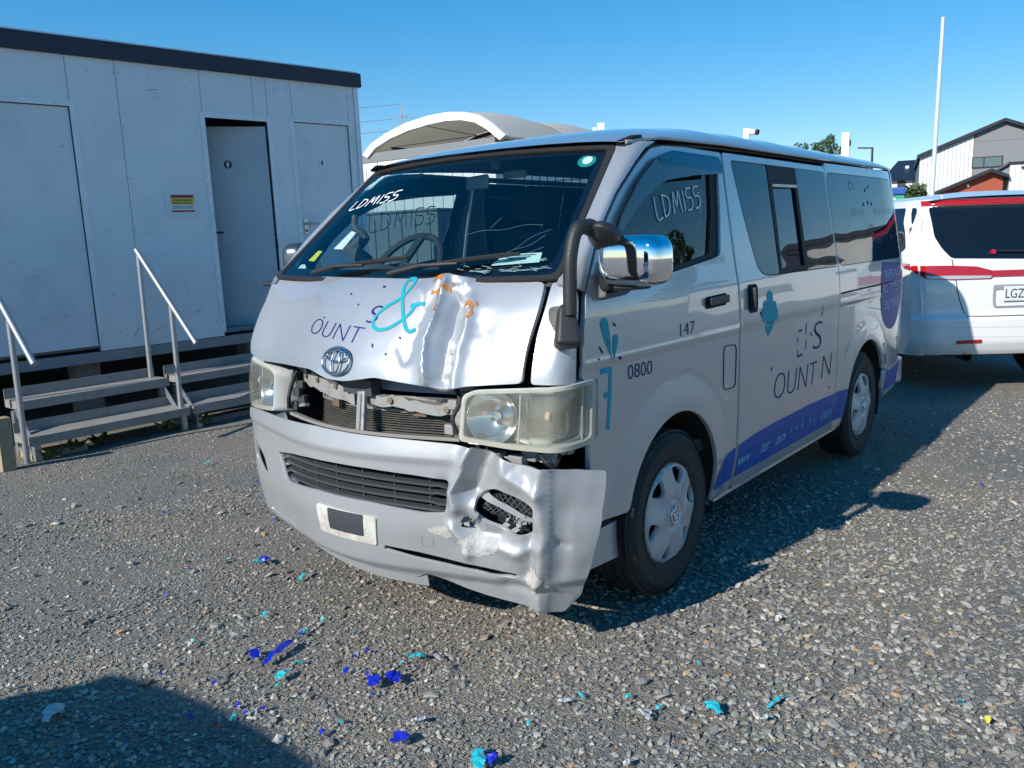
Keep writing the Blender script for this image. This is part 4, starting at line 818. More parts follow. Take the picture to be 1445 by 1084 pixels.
bits('vinyl_scrap', [[(.462, 1.068), (.482, 1.045)], [(.452, 1.03), (.458, 1.025)], [(.56, 1.14), (.575, 1.128)], [(.51, .785), (.525, .778)], [(.515, 1.09), (.52, 1.07)], [(.585, 1.02), (.60, 1.01)]], .008, SL, navy, dd_, .0014)
for t_, wd in (((1.985, 1.165), .075), ((1.885, 1.085), .05), ((2.07, 1.07), .05), ((1.915, 1.12), .05), ((2.045, 1.11), .05)):
    decal('splash_mark', petal((1.965, .94), t_, wd), sd_, teal, .0014+.0006*abs(t_[0]-1.9)*8)
bits('vinyl_scrap', [[(1.86, 1.07), (1.875, 1.05), (1.89, 1.045)], [(2.0, 1.0), (2.02, 1.03)]], .012, SL, navy, sd_, .0014)
# ghost lettering and marker on the glass
lettering('Whole', off(SL, .002), (3.44, 1.515), (3.70, 1.53), .05, mat('faded_white_vinyl', (.42, .50, .56), .5), rq_, .003, bold=-.02)
fw = MATS['faded_white_vinyl']
lettering('Water Filtration', off(SL, .002), (3.92, 1.528), (4.42, 1.545), .05, fw, rq_, .003, bold=-.02)
lettering('Dr', off(SL, .002), (3.47, 1.675), (3.60, 1.68), .06, fw, rq_, .003, bold=-.01)
lettering('UV', off(SL, .002), (3.75, 1.425), (3.87, 1.43), .05, mat('dark_vinyl', (.03, .035, .05), .5), rq_, .003, bold=-.015)
lettering('nch', off(SL, .002), (3.86, 1.345), (3.98, 1.35), .045, MATS['dark_vinyl'], rq_, .003, bold=-.02)
lettering('Fi', off(SL, .002), (4.22, 1.355), (4.29, 1.36), .05, MATS['dark_vinyl'], rq_, .003, bold=-.02)
bits('vinyl_scrap', [[(3.78, 1.68), (3.83, 1.70)], [(3.85, 1.69), (3.89, 1.72)], [(3.70, 1.595), (3.75, 1.60)], [(3.80, 1.60), (3.83, 1.62)], [(3.88, 1.60), (3.93, 1.605)]], .02, off(SL, .002), fw, rq_, .003)
HW = dict(L=[[(0, 1), (.02, .0), (.30, .02)]], D=[[(0, 1), (.0, 0)], [(-.05, 1), (.25, .85), (.33, .5), (.2, .1), (-.02, 0)]], M=[[(0, 0), (.08, 1), (.2, .35), (.36, 1), (.45, 0)]], I=[[(0, 1), (.02, 0)]], S=[[(.32, 1), (.03, 1), (.02, .62), (.26, .55), (.32, .3), (.2, .03), (-.02, .02)]])
def scrawl(name, word, fn, a, b, ht, wd, m, parent, dd, sg=1, slant=.1):
    a = Vector(a); b = Vector(b); e = (b-a); adv = dict(L=.42, D=.50, M=.62, I=.18, S=.45); tot = sum(adv[c] for c in word); x = 0; ln = []
    u2 = Vector((-e.y, e.x)).normalized()
    for c in word:
        for pl in HW[c]: ln.append([tuple(a+e*((x+px)/tot)+u2*(py*ht)+e.normalized()*py*ht*slant) for px, py in pl])
        x += adv[c]
    return strokes(name, ln, wd, fn, m, parent, dd, sg)
dl = [o for o in dd_.children if o.name.startswith('door_window')][0]
scrawl('marker_writing', 'LDMISS', off(SL, -.02), (1.02, 1.500), (1.44, 1.555), .085, .007, white_mark, dl, .002)
scrawl('marker_writing', 'LDMISS', wsf, (-.86, .60), (-.40, .66), .085, .009, white_mark, wsc, .003, slant=.25)
dr_ = [o for o in van.children if o.name.startswith('front_door')][1]; dlr = [o for o in dr_.children if o.name.startswith('door_window')][0]
scrawl('marker_writing', 'LDMISS', off(SR, -.018, -1), (.92, 1.50), (1.40, 1.545), .085, .006, white_mark, dlr, .002, -1)
# ---- front bumper
bo = [(-.95, .70), (-.83, .745), (-.65, .754), (-.435, .757), (-.115, .773), (.087, .769), (.303, .766), (.494, .760), (.569, .752), (.60, .742), (.653, .733), (.72, .712), (.804, .700), (.90, .685), (1.02, .668), (1.022, .655), (1.005, .50), (.975, .33), (.955, .215), (.90, .155), (.80, .175), (.70, .192), (.60, .205), (.523, .222), (.45, .245), (.36, .268), (.316, .245), (.10, .258), (-.158, .280), (-.355, .275), (-.78, .275), (-.90, .30), (-.98, .40)]
grh = rounded([(-.464, .617), (-.30, .640), (-.156, .651), (0, .656), (.162, .656), (.35, .648), (.49, .637), (.478, .56), (.472, .522), (.388, .514), (.153, .530), (-.121, .530), (-.40, .508)], .02)
fog = rounded([(.577, .585), (.62, .612), (.66, .622), (.73, .598), (.792, .570), (.789, .50), (.776, .462), (.73, .462), (.69, .474), (.62, .50), (.572, .528)], .015)
slot = rounded([(.205, .357), (.33, .337), (.475, .322), (.615, .308), (.72, .303), (.742, .312), (.72, .322), (.62, .333), (.483, .348), (.343, .366), (.21, .375)], .008)
slot2 = [(-.72, .312), (-.40, .318), (-.385, .326), (-.72, .33)]
fogr = rounded([(-.80, .53), (-.79, .62), (-.66, .56), (-.625, .49), (-.70, .487)], .02)
tear = [(.528, .492), (.552, .498), (.57, .48), (.548, .468), (.525, .475)]
r = random.Random(21)
bo = [(u+(r.uniform(-.002, .002) if u > .82 else 0), z+(r.uniform(-.002, .002) if u > .82 else 0)) for u, z in sum(([(u, z)] if not (u > .82) else [(u, z)] for u, z in resample(bo, .05)), [])]
bumper = panel('front_bumper', rounded(bo, .010, 2), [grh, fog, slot, slot2, fogr, tear], bump_fn, bpaint, van, .0115, .014, 1, .0125)
me = bumper.data
for side_, f in ((0, fogr),):
    panel('fog_recess', [(-.83, .50), (-.80, .64), (-.62, .58), (-.60, .46)], [], off(bump_fn, -.045), bpaint, bumper, .03, 0)
panel('fog_vent', [(-.70, .50), (-.69, .535), (-.645, .525), (-.64, .495)], [], off(bump_fn, -.035), black, bumper, .03, 0)
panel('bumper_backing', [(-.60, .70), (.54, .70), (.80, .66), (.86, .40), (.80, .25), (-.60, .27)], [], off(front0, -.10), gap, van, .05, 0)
pg = mat('dark_grey_plastic', (.055, .06, .068), .42, bump=.1, bscale=200)
for z0 in (.622, .594, .564, .535):
    mb = MB(); us = np.linspace(-.47, .50, 34); vs = []
    def sag(u): return -.012*((u/.47)**2) - .004
    for u in us:
        zz = z0+sag(u)+.012*(1 if False else 0); a = off(bump_fn, -.022)(u, zz); n = nrm(front0, u, zz)
        vs += [a+Vector((0, 0, .004)), a-n*.04+Vector((0, 0, .008)), a-n*.04+Vector((0, 0, .001)), a+Vector((0, 0, -.005))]
    fs = [(4*i+k, 4*i+(k+1) % 4, 4*i+4+(k+1) % 4, 4*i+4+k) for i in range(33) for k in range(4)]
    MB().add(vs, fs).build('grille_bar', pg, bumper, 30)
for u in np.linspace(-.33, .40, 6):
    MB().obox(off(bump_fn, -.055)(u, .515), off(bump_fn, -.055)(u, .645), .008, .03, (1, 0, 0)).build('grille_rib', pg, bumper)
# fog mesh and broken lamp pieces
L_ = [[(.56+i*.022, .45), (.56+i*.022+.16, .63)] for i in range(-6, 12)]+[[(.56+i*.022+.16, .45), (.56+i*.022, .63)] for i in range(-6, 12)]
def clipline(a, b):
    q = [(a[0]+(b[0]-a[0])*k/40, a[1]+(b[1]-a[1])*k/40) for k in range(41)]; ok = inside(np.array(q), fog); p = [x for x, k in zip(q, ok) if k]; return [p[0], p[-1]] if len(p) > 2 else None
L_ = [q for q in (clipline(*l) for l in L_) if q]
strokes('fog_mesh', L_, .0045, off(bump_fn, -.045), pg, bumper, 0, smooth=False)
strokes('fog_trim', [[(.585, .595), (.63, .575), (.70, .545), (.785, .505)]], .022, off(bump_fn, -.02), mat('grey_plastic', (.28, .30, .32), .4), bumper, 0)
mb = MB(); r = random.Random(5)
for k in range(22):
    p = off(bump_fn, -.03)(.72+r.uniform(-.035, .05), .485+r.uniform(-.02, .03)); a = Vector((r.uniform(-1, 1), r.uniform(-1, 1), r.uniform(-1, 1)))*.018; b = Vector((r.uniform(-1, 1), r.uniform(-1, 1), r.uniform(-1, 1)))*.014
    mb.add([p, p+a, p+a+b, p+b], [(0, 1, 2, 3)])
mb.build('broken_lamp', mat('broken_plastic', (.35, .36, .37), .3, spec=.8), bumper, 0)
mb = MB()
for k in range(16):
    p = off(bump_fn, .0)(.545+r.uniform(-.035, .04), .49+r.uniform(-.015, .02)); a = Vector((r.uniform(-1, 1), r.uniform(-1, 1), r.uniform(-1, 1)))*.022; b = Vector((r.uniform(-1, 1), r.uniform(-1, 1), r.uniform(-1, 1)))*.02
    mb.add([p, p+a, p+a+b, p+b, p+(a-b)*.6], [(0, 1, 2, 3), (0, 4, 1)])
mb.build('torn_bracket', MATS['grey_plastic'], bumper, 0)
scuff = mat('bare_scuffed_plastic', (.46, .46, .45), .8, var=.2, vscale=60, bump=.4, bscale=90)
panel('scuff', blob(.60, .415, .075, .035, 4, 26, .3), [], off(bump_fn, .0016), scuff, bumper, .012, 0)
panel('scuff', blob(.455, .455, .05, .02, 9, 20, .45), [], off(bump_fn, .0016), mat('dirty_scuff', (.42, .40, .37), .8, var=.3, vscale=70), bumper, .012, 0)
panel('scuff', blob(.79, .30, .028, .05, 11, 20, .4), [], off(bump_fn, .0016), MATS['dirty_scuff'], bumper, .012, 0)
# number plate plinth
pl_ = panel('number_plate_plinth', rounded([(-.118, .482), (.195, .478), (.180, .372), (-.120, .374)], .012), [], off(bump_fn, .006), mat('stained_cream_plastic', (.62, .61, .56), .6, var=.08, dirt=(.20, .12, .06), dscale=9, damt=.75), bumper, .03, .008)
panel('plate_holder', rounded([(-.045, .480), (.138, .481), (.128, .402), (-.05, .400)], .006), [], off(bump_fn, .009), mat('plate_rubber', (.05, .055, .065), .6, bump=.2), pl_, .03, .003)
panel('tow_cover_seam', [(.37, .43), (.42, .425), (.418, .39), (.372, .395)], [[(.3715, .4285), (.4185, .4235), (.4165, .3915), (.3735, .3965)]], off(bump_fn, .001), mat('seam_grey', (.2, .2, .21), .6), bumper, .02, 0)
# hanging undertray
panel('undertray', [(-.40, .285), (-.15, .288), (.10, .265), (.355, .262), (.352, .205), (.10, .215), (-.15, .235), (-.38, .25)], [], lambda u, z: off(front0, -.012)(u, z), bpaint, van, .05, .004)
# ---- engine bay behind the missing grille
bay = mat('worn_white_metal', (.36, .36, .35), .45, .25, var=.12, vscale=14, dirt=(.16, .14, .12), dscale=16, damt=.7)
rad = mat('radiator_core', (.09, .085, .075), .6, .3, dirt=(.25, .21, .16), dscale=30, damt=.5)
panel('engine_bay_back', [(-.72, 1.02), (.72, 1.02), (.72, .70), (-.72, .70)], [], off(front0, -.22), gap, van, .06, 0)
eb = thing  # noqa
mb = MB()
cs_ = off(front0, -.085)
def bar(f, u0, z0, u1, z1, wd, th, n=14, wob=0, seed=1):
    r = random.Random(seed); vs = []
    for i in range(n+1):
        u = u0+(u1-u0)*i/n; z = z0+(z1-z0)*i/n; k = wob*r.uniform(-1, 1); nn = nrm(front0, u, z)
        a = f(u, z)
        vs += [a+Vector((0, 0, wd/2+k)), a-nn*th+Vector((0, 0, wd/2)), a-nn*th+Vector((0, 0, -wd/2)), a+Vector((0, 0, -wd/2+k*.7))]
    return vs, [(4*i+k, 4*i+(k+1) % 4, 4*i+4+(k+1) % 4, 4*i+4+k) for i in range(n) for k in range(4)]+[(0, 1, 2, 3), (4*n+3, 4*n+2, 4*n+1, 4*n)]
cm = MB().add(*bar(cs_, -.46, .925, -.02, .885, .055, .04, 18, .008, 2)).build('crossmember', bay, van, 30)
MB().add(*bar(cs_, .03, .895, .50, .858, .040, .04, 18, .010, 4)).build('crossmember', bay, van, 30)
MB().add(*bar(off(front0, -.12), -.50, .965, .50, .945, .05, .03, 12)).build('bonnet_ledge', mat('blue_grey_primer', (.22, .26, .33), .5, .2), van)
for k, (u, z) in enumerate([(-.30, .926), (-.14, .918), (.18, .888), (.42, .866), (-.42, .93)]):
    MB().tube([off(front0, -.088)(u, z), off(front0, -.075)(u, z)], .011, 10).build('bolt', mat('rusty_steel', (.20, .14, .09), .6, .4), cm, 30)
# condenser and radiator: fins as thin bars
rf = off(front0, -.135)
rd = panel('radiator', [(-.37, .765), (.45, .765), (.45, .885), (-.37, .895)], [], off(front0, -.15), rad, van, .08, .02)
for i in range(10):
    MB().add(*bar(rf, -.36, .768+i*.0078, .42, .768+i*.0078, .0032, .012, 10)).build('radiator_fin', rad, rd, 0)
for z, wd in ((.852, .010), (.90, .016)): MB().add(*bar(rf, -.37, z, .45, z-.004, wd, .03, 10)).build('radiator_tank', mat('dull_aluminium', (.36, .35, .33), .5, .6, dirt=(.14, .12, .1), dscale=20), rd)
for i in range(26):
    u = -.36+i*.031; MB().obox(rf(u, .857), rf(u, .893), .006, .006, (1, 0, 0)).build('radiator_tube', MATS['dull_aluminium'], rd, 0)
for u in (-.18, .30):
    MB().add(*bar(off(front0, -.105), u-.03, .862, u+.025, .860, .05, .012, 3)).build('radiator_bracket', MATS['rusty_steel'], rd)
MB().obox(off(front0, -.06)(.06, .765), off(front0, -.07)(.045, .915), .042, .02, (1, 0, 0), .006).build('latch_support', mat('dirty_white_metal', (.36, .36, .36), .5, .3, var=.2, vscale=20, dirt=(.14, .12, .1), dscale=14, damt=.7), van)
MB().obox(off(front0, -.05)(.06, .775), off(front0, -.06)(.048, .905), .012, .012, (1, 0, 0)).build('latch_support', MATS['dull_aluminium'], van)
MB().add(*bar(off(front0, -.06), -.06, .935, .10, .93, .06, .05, 5, .006, 8)).build('bonnet_latch', pg, van)
MB().add(*bar(off(front0, -.03), -.45, .775, .50, .772, .012, .03, 14)).build('bumper_lip', mat('dusty_plastic', (.26, .25, .23), .7), van)
for sg in (-1, 1):
    r = random.Random(31+sg)
    mb = MB()
    for k in range(6):
        u = sg*(.46+r.uniform(-.015, .05)); z = .80+.028*k; p = off(front0, -.05-r.uniform(0, .05))(u, z); mb.box(p-Vector((.012, .02, .015)), p+Vector((.012, .02, .02)), .004)
    mb.build('headlight_bracket', bay if sg == 1 else pg, van, 30)
    MB().tube(catmull([off(front0, -.04)(sg*.49, .79), off(front0, -.03)(sg*.47, .84), off(front0, -.05)(sg*.485, .90), off(front0, -.06)(sg*.46, .95)], 5), .009, 6).build('wiring_hose', rubber, van)
MB().add(*bar(off(front0, -.07), -.48, .80, -.40, .815, .012, .02, 4)).build('bracket', bay, van)
# exposed structure under the left headlight
mb = MB(); r = random.Random(12)
for k in range(9):
    p = off(front0, -.07-r.random()*.05)(.62+k*.045, .715+r.uniform(-.025, .02)); mb.box(p-Vector((.02, .03, .015)), p+Vector((.02, .03, .02)), .005)
mb.build('headlight_mount', mat('grey_sealed_metal', (.30, .31, .32), .5, .3, var=.2), van)
MB().tube(catmull([off(front0, -.02)(.80, .74), off(front0, .005)(.83, .715), off(front0, -.01)(.86, .70), off(front0, -.03)(.90, .73)], 6), .007, 6).build('wiring_hose', rubber, van)
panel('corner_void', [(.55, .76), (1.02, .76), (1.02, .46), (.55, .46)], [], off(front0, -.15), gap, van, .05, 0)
# ---- headlights
lens = glass('hazed_headlight_lens', (.92, .92, .86), 1.5, .04, .20, (.72, .70, .60))
ribm = glass('ribbed_lens', (.85, .85, .82), 1.6, .12, .28, (.70, .69, .64))
refl = mat('reflector', (.80, .80, .78), .16, .95, var=.06)
bez = mat('headlight_bezel', (.52, .52, .50), .35, var=.15, dirt=(.35, .30, .18), dscale=10, damt=.5)
for sg in (1, -1):
    f = (lambda u, z, sg=sg: front0(sg*u, z))
    F = lambda dd, f=f, sg=sg: off(f, dd, sg)
    hl = panel('headlight', rounded([(.518, .772), (.522, .925), (.57, .945), (.69, .953), (.90, .964), (1.045, .968), (1.052, .95), (1.040, .765), (1.0, .752), (.85, .748), (.70, .755)], .02), [rounded([(.532, .785), (.536, .918), (.58, .932), (.69, .938), (.90, .950), (1.030, .954), (1.022, .778), (.99, .768), (.85, .764), (.70, .771)], .02)], F(.012), bez, van, .025, .10, sg)
    panel('headlight_lens', rounded([(.520, .774), (.524, .925), (.57, .943), (.69, .951), (.90, .962), (1.043, .966), (1.050, .95), (1.038, .767), (1.0, .754), (.85, .750), (.70, .757)], .02), [], lambda u, z, F=F: F(.018+.008*math.sin(math.pi*min(1, max(0, (z-.75)/.21))))(u, z), lens, hl, .025, 0, sg)
    panel('headlight_housing', [(.52, .76), (.52, .94), (1.035, .96), (1.03, .76)], [], F(-.062), refl, hl, .05, 0, sg)
    # main bowl
    c0 = F(0)(.628, .856); n0 = nrm(f, .618, .853, sg); Q = n0.to_track_quat('Z', 'Y').to_matrix(); mb = MB()
    mb.lathe([(.004, .092), (0, .087), (-.02, .074), (-.038, .052), (-.048, .02)], 36, axis='z'); mb.v = [Q@v+c0-n0*.004 for v in mb.v]; mb.build('headlight_bowl', refl, hl, 60)
    mb = MB().lathe([(-.05, .001), (-.05, .018), (-.02, .018), (-.012, .012), (-.01, .001)], 16, axis='z'); mb.v = [Q@v+c0 for v in mb.v]; mb.build('bulb', chrome, hl, 40)
    # ribbed indicator section
    mb = MB()
    def rib(a, b, F=F): u = .735+a*.275; z = .79+b*.145; return F(-.018+.0045*math.sin(b*2*math.pi*17))(u, z)
    mb.grid(rib, 10, 136); mb.build('indicator_ribs', ribm, hl, 60)
    MB().grid(lambda a, b, F=F: F(-.045+.012*math.sin(a*math.pi))(.74+a*.17, .79+b*.14), 8, 6).build('indicator_reflector', mat('indicator_silver', (.72, .70, .66), .25, .8), hl, 60)
    MB().tube([F(-.03)(.815, .862), F(-.025)(.835, .862)], .016, 10).build('indicator_bulb', mat('amber_bulb', (.70, .52, .40), .2), hl)
    for q in range(3):
        mb = MB(); e = .008*q; pl = [(.725+e, .772+e), (.728+e, .944-e), (1.022-e*2, .952-e), (1.015-e*2, .775+e)]
        if q == 2: mb.tube([F(-.006)(*p) for p in [(.725, .773), (.727, .86), (.726, .945)]], .004, 6); mb.build('headlight_divider', bez, hl)
        else: mb.tube([F(-.004-.006*q)(*p) for p in resample([(p[0]+(.26 if i < 2 else 0), p[1]) for i, p in enumerate(pl)], .03)], .003, 5, closed=True); mb.build('headlight_rim', bez, hl)
# ---- wheels
tyre = mat('tyre_rubber', (.018, .018, .019), .75, var=.3, vscale=20, bump=.25, bscale=120, dirt=(.10, .09, .08), dscale=5, damt=.4)
capm = mat('hubcap_silver', (.46, .455, .45), .45, .2, var=.06, dirt=(.22, .19, .15), dscale=9, damt=.35)
def wheel(s, sg, parent, rr=.337, half=.10, lc=.735, capmat=None, z=.333):
    cx = (s, sg*lc, z); w_ = thing('wheel', None, None); w_.parent = parent; w_.location = cx
    prof = [(-half+.012, rr*.60), (-half, rr*.70), (-half-.004, rr*.82), (-half+.004, rr*.93), (-half+.02, rr*.985)]
    x = -half+.03
    for k in range(4):
        x1 = x+.030; prof += [(x, rr), (x1, rr), (x1+.003, rr-.009), (x1+.008, rr-.009)]; x = x1+.011
    prof += [(half-.02, rr*.985), (half-.004, rr*.93), (half+.004, rr*.82), (half, rr*.70), (half-.012, rr*.60)]
    prof[-3:-3] = [(half+.0045, rr*.885), (half+.0075, rr*.88), (half+.0075, rr*.87), (half+.0042, rr*.865)]
    prof[-1:-1] = [(half-.002, rr*.675), (half+.002, rr*.67), (half+.001, rr*.65)]
    mb = MB().lathe(prof, 120, axis='y', sg=sg); P = len(prof)
    for k in range(120):
        for i in (4, 5, 6, P-12, P-11, P-13):
            if k % 3 == 0: v = mb.v[k*P+i]; q = Vector((v.x, 0, v.z)); v.x *= 1-.012; v.z *= 1-.012
    for ring in (.66, .75, .86):
        pass
    mb.build('tyre', tyre, w_, 30)
    mb = MB().lathe([(half-.006, rr*.79), (half-.002, rr*.80), (half+.001, rr*.79)], 60, axis='y', sg=sg); mb.build('tyre_ridge', tyre, w_, 60)
    MB().lathe([(half-.012, rr*.63), (half-.03, rr*.60), (half-.055, rr*.55), (half-.06, .06), (half-.055, .001)], 40, axis='y', sg=sg).build('rim', mat('dark_steel', (.03, .03, .032), .5, .5), w_, 40)
    rc = rr*.625
    def hub(x, y):
        r_ = math.hypot(x, y); k = r_/rc
        dz = .012-.030*sm((k-.0)/1.0)*0 + .016*math.sin(min(1, k/.9)*math.pi*.5)*0
        dz = half-.004+.020*(1-k*k)-.010*sm((.36-k)/.08)+.010*sm((.26-k)/.06)-.022*sm((k-.93)/.07)
        a = math.atan2(y, x); dz += .006*math.cos(6*a)*sm((k-.35)/.2)*sm((1-k)/.15)
        return Vector((x, sg*dz, y))
    holes = []
    for k in range(6):
        a0 = 2*math.pi*k/6+.22; hp = []
        for (ra, da) in ((.60, -.10), (.58, 0), (.60, .10), (.74, .20), (.87, .24), (.905, .12), (.91, 0), (.905, -.12), (.87, -.24), (.74, -.20)): hp.append((ra*rc*math.cos(a0+da), ra*rc*math.sin(a0+da)))
        holes.append(rounded(hp, .008, 2))
    hc = panel('hubcap', [(rc*math.cos(2*math.pi*k/60), rc*math.sin(2*math.pi*k/60)) for k in range(60)], holes, hub, capmat or capm, w_, .014, .02, -sg)
    mb = MB(); n = 30; hf = lambda x, y: hub(x, y)+Vector((0, sg*.003, 0))
    for ru, rz, cz in ((.036, .036, 0), (.010, .030, 0), (.026, .012, .010)): mb.tube([hf(ru*math.cos(2*math.pi*k/n), cz+rz*math.sin(2*math.pi*k/n)) for k in range(n)], .0028, 6, closed=True)
    mb.build('hub_emblem', chrome, hc, 60)
    return w_
for s, sg in ((1.0, -1), (3.585, -1), (1.0, 1), (3.585, 1)): wheel(s, sg, van)
liner = mat('wheel_arch_liner', (.018, .018, .018), .85, bump=.3, bscale=50)
for (a, b, r_) in ARCH:
    for sg in (-1, 1):
        mb = MB(); n = 24; rr_ = r_+.012
        for y0, y1 in ((.815, .45),):
            vs = []; 
            for k in range(n+1):
                t = math.pi*(-.12+1.24*k/n); vs += [(a+rr_*math.cos(t), sg*.822, b+rr_*math.sin(t)), (a+rr_*math.cos(t), sg*y1, b+rr_*math.sin(t))]
            mb.add(vs, [(2*i, 2*i+1, 2*i+3, 2*i+2) for i in range(n)]); c_ = [(a+rr_*math.cos(math.pi*(-.12+1.24*k/n)), sg*y1, b+rr_*math.sin(math.pi*(-.12+1.24*k/n))) for k in range(n+1)]
            mb.add(c_, [tuple(range(n+1))])
        mb.build('wheel_arch_liner', liner, van, 40, False)
MB().box((.45, -.60, .30), (.64, .60, .55)).box((1.42, -.62, .27), (3.20, .62, .50)).box((4.03, -.70, .33), (4.52, .70, .50)).box((.6, -.44, .36), (4.1, .44, .5)).build('underbody', gap, van)
for s in (1.0, 3.585): MB().tube([(s, -.66, .333), (s, .66, .333)], .04, 12).build('axle', gap, van)
# ---- interior
cab = mat('cab_trim', (.055, .06, .068), .7, var=.2); seatm = mat('seat_fabric', (.035, .038, .045), .9, bump=.2, bscale=150); lin = mat('headlining', (.40, .41, .40), .9)
MB().box((.62, -.78, .50), (4.5, .78, .56)).build('cabin_floor', cab, van)
mb = MB()
mb.grid(lambda a, b: Vector((.36+.36*a+.0, (2*b-1)*(.72), 1.29-.02*a+.05*math.sin(math.pi*a)*(1+.6*math.exp(-(((2*b-1)*.72-.33)/.22)**2))))-Vector((.055*(1-(2*b-1)**2), 0, 0)), 10, 30)
mb.grid(lambda a, b: Vector((.72-.12*a, (2*b-1)*.72, 1.27-.55*a)), 2, 2); mb.build('dashboard', cab, van, 40)
mb = MB(); cw = Vector((.78, .385, 1.315)); ax = Vector((-.78, 0, .62)).normalized(); e1 = Vector((0, 1, 0)); e2 = ax.cross(e1)
mb.tube([cw+(e1*math.cos(2*math.pi*k/36)+e2*math.sin(2*math.pi*k/36))*.195 for k in range(36)], .016, 8, closed=True)
for a in (0, math.pi, -math.pi/2): mb.obox(cw-ax*(-.03), cw+(e1*math.cos(a)+e2*math.sin(a))*.19, .04, .015, tuple(ax))
mb.tube([cw+ax*.02, cw-ax*.20], .035, 12); mb.build('steering_wheel', mat('wheel_grip', (.03, .03, .032), .5), van, 40)
for y in (.37, -.05, -.42):
    st = MB().box((1.10, y-.23 if y > .1 else y-.17, .86), (1.60, y+.23 if y > .1 else y+.17, 1.0), .04).build('seat', seatm, van)
    wd = .23 if y > .1 else .17
    MB().box((1.58, y-wd, .95), (1.70, y+wd, 1.50), .05, Matrix.Rotation(.14, 3, 'Y'), (1.6, y, .95)).build('backrest', seatm, st)
    if y != -.05: MB().box((1.685, y-.12, 1.535), (1.76, y+.12, 1.69), .03).build('headrest', seatm, st)
mb = MB()
for k in range(25): mb.tube([(2.05, -.68+k*.0567, 1.0), (2.05, -.66+k*.055, 1.84)], .003, 4)
for k in range(15): mb.tube([(2.05, -.70, 1.02+k*.057), (2.05, .70, 1.02+k*.057)], .003, 4)
mb.build('cargo_barrier', mat('barrier_wire', (.05, .05, .05), .5), van, 0)
mb = MB(); mb.grid(lambda a, b: roof_fn(1.0+a*3.5, .97*sv(2*b-1))-Vector((0, 0, .045)), 30, 20); mb.build('headlining', lin, van, 60)
MB().box((.972, -.02, 1.775), (.985, .02, 1.74)).box((.955, .0, 1.66), (.975, .19, 1.72), .012, Matrix.Rotation(-.35, 3, 'Z')).build('interior_mirror', mat('mirror_back', (.30, .34, .36), .35), van)
MB().box((1.0, -.14, 1.70), (1.02, -.02, 1.73), .005).box((.98, .45, 1.74), (1.0, .62, 1.757), .004).build('sun_visor', mat('visor_grey', (.30, .31, .30), .8), van)
tg = mat('paper_white', (.78, .79, .76), .7)
P_ = off(wsf, -.012)
panel('paper_tag', [(-.70, .26), (-.605, .255), (-.60, .40), (-.665, .42)], [], P_, tg, wsc, .05, 0)
panel('yellow_sticker', [(-.865, .155), (-.795, .15), (-.80, .24), (-.85, .245)], [], P_, mat('yellow_sticker', (.65, .65, .03), .5), wsc, .05, 0)
panel('label_sticker', [(-.91, .06), (-.62, .045), (-.60, .075), (-.74, .085), (-.80, .075), (-.86, .12), (-.90, .12)], [], P_, mat('pale_label', (.55, .72, .66), .5), wsc, .05, 0)
panel('label_sticker', [(-.93, .83), (-.885, .84), (-.86, .93), (-.90, .93)], [], P_, MATS['pale_label'], wsc, .05, 0)
panel('round_label', [(.865+.055*math.cos(R(a)), .905+.055*math.sin(R(a))) for a in range(0, 360, 20)], [], P_, mat('green_label', (.01, .28, .26), .5), wsc, .05, 0)
panel('round_label', [(.868+.03*math.cos(R(a)), .905+.034*math.sin(R(a))) for a in range(0, 360, 20)], [], off(wsf, -.010), tg, wsc, .05, 0)
panel('paper_label', [(.60, .10), (.86, .115), (.85, .185), (.64, .18)], [], P_, MATS['pale_label'], wsc, .05, 0)
strokes('paper_print', [[(.67, .165), (.82, .168)], [(.67, .15), (.80, .153)], [(.66, .135), (.78, .138)]], .006, off(wsf, -.008), mat('print_grey', (.2, .25, .25), .6), wsc, 0)
MB().tube(catmull([(.62, .52, 1.56), (.60, .50, 1.51), (.62, .47, 1.47), (.60, .52, 1.42)], 6), [.014]*6+[.02]*6+[.028]*6+[.02], 8).box((.58, .42, 1.37), (.63, .60, 1.43), .015, Matrix.Rotation(.5, 3, 'X')).build('windscreen_bracket', cab, van)
# ---- wipers
for v0, v1, t1 in ((-.66, -.03, .10), (-.03, .66, .10)):
    W_ = off(wsf, .022)
    a = W_(v0+.05, .005); b = W_((v0+v1)/2+.12, .075)
    wp = MB().tube([a, a.lerp(b, .5)+Vector((-.01, 0, .012)), b], [.012, .009, .006], 8).build('wiper', black, van)
    q = [W_(v0+.13+(v1-v0-.02)*k/8, .035+.095*k/8+.012*math.sin(k/8*math.pi)) for k in range(9)]
    MB().tube(q, [.004]+[.009]*7+[.005], 6).build('wiper_blade', rubber, wp)
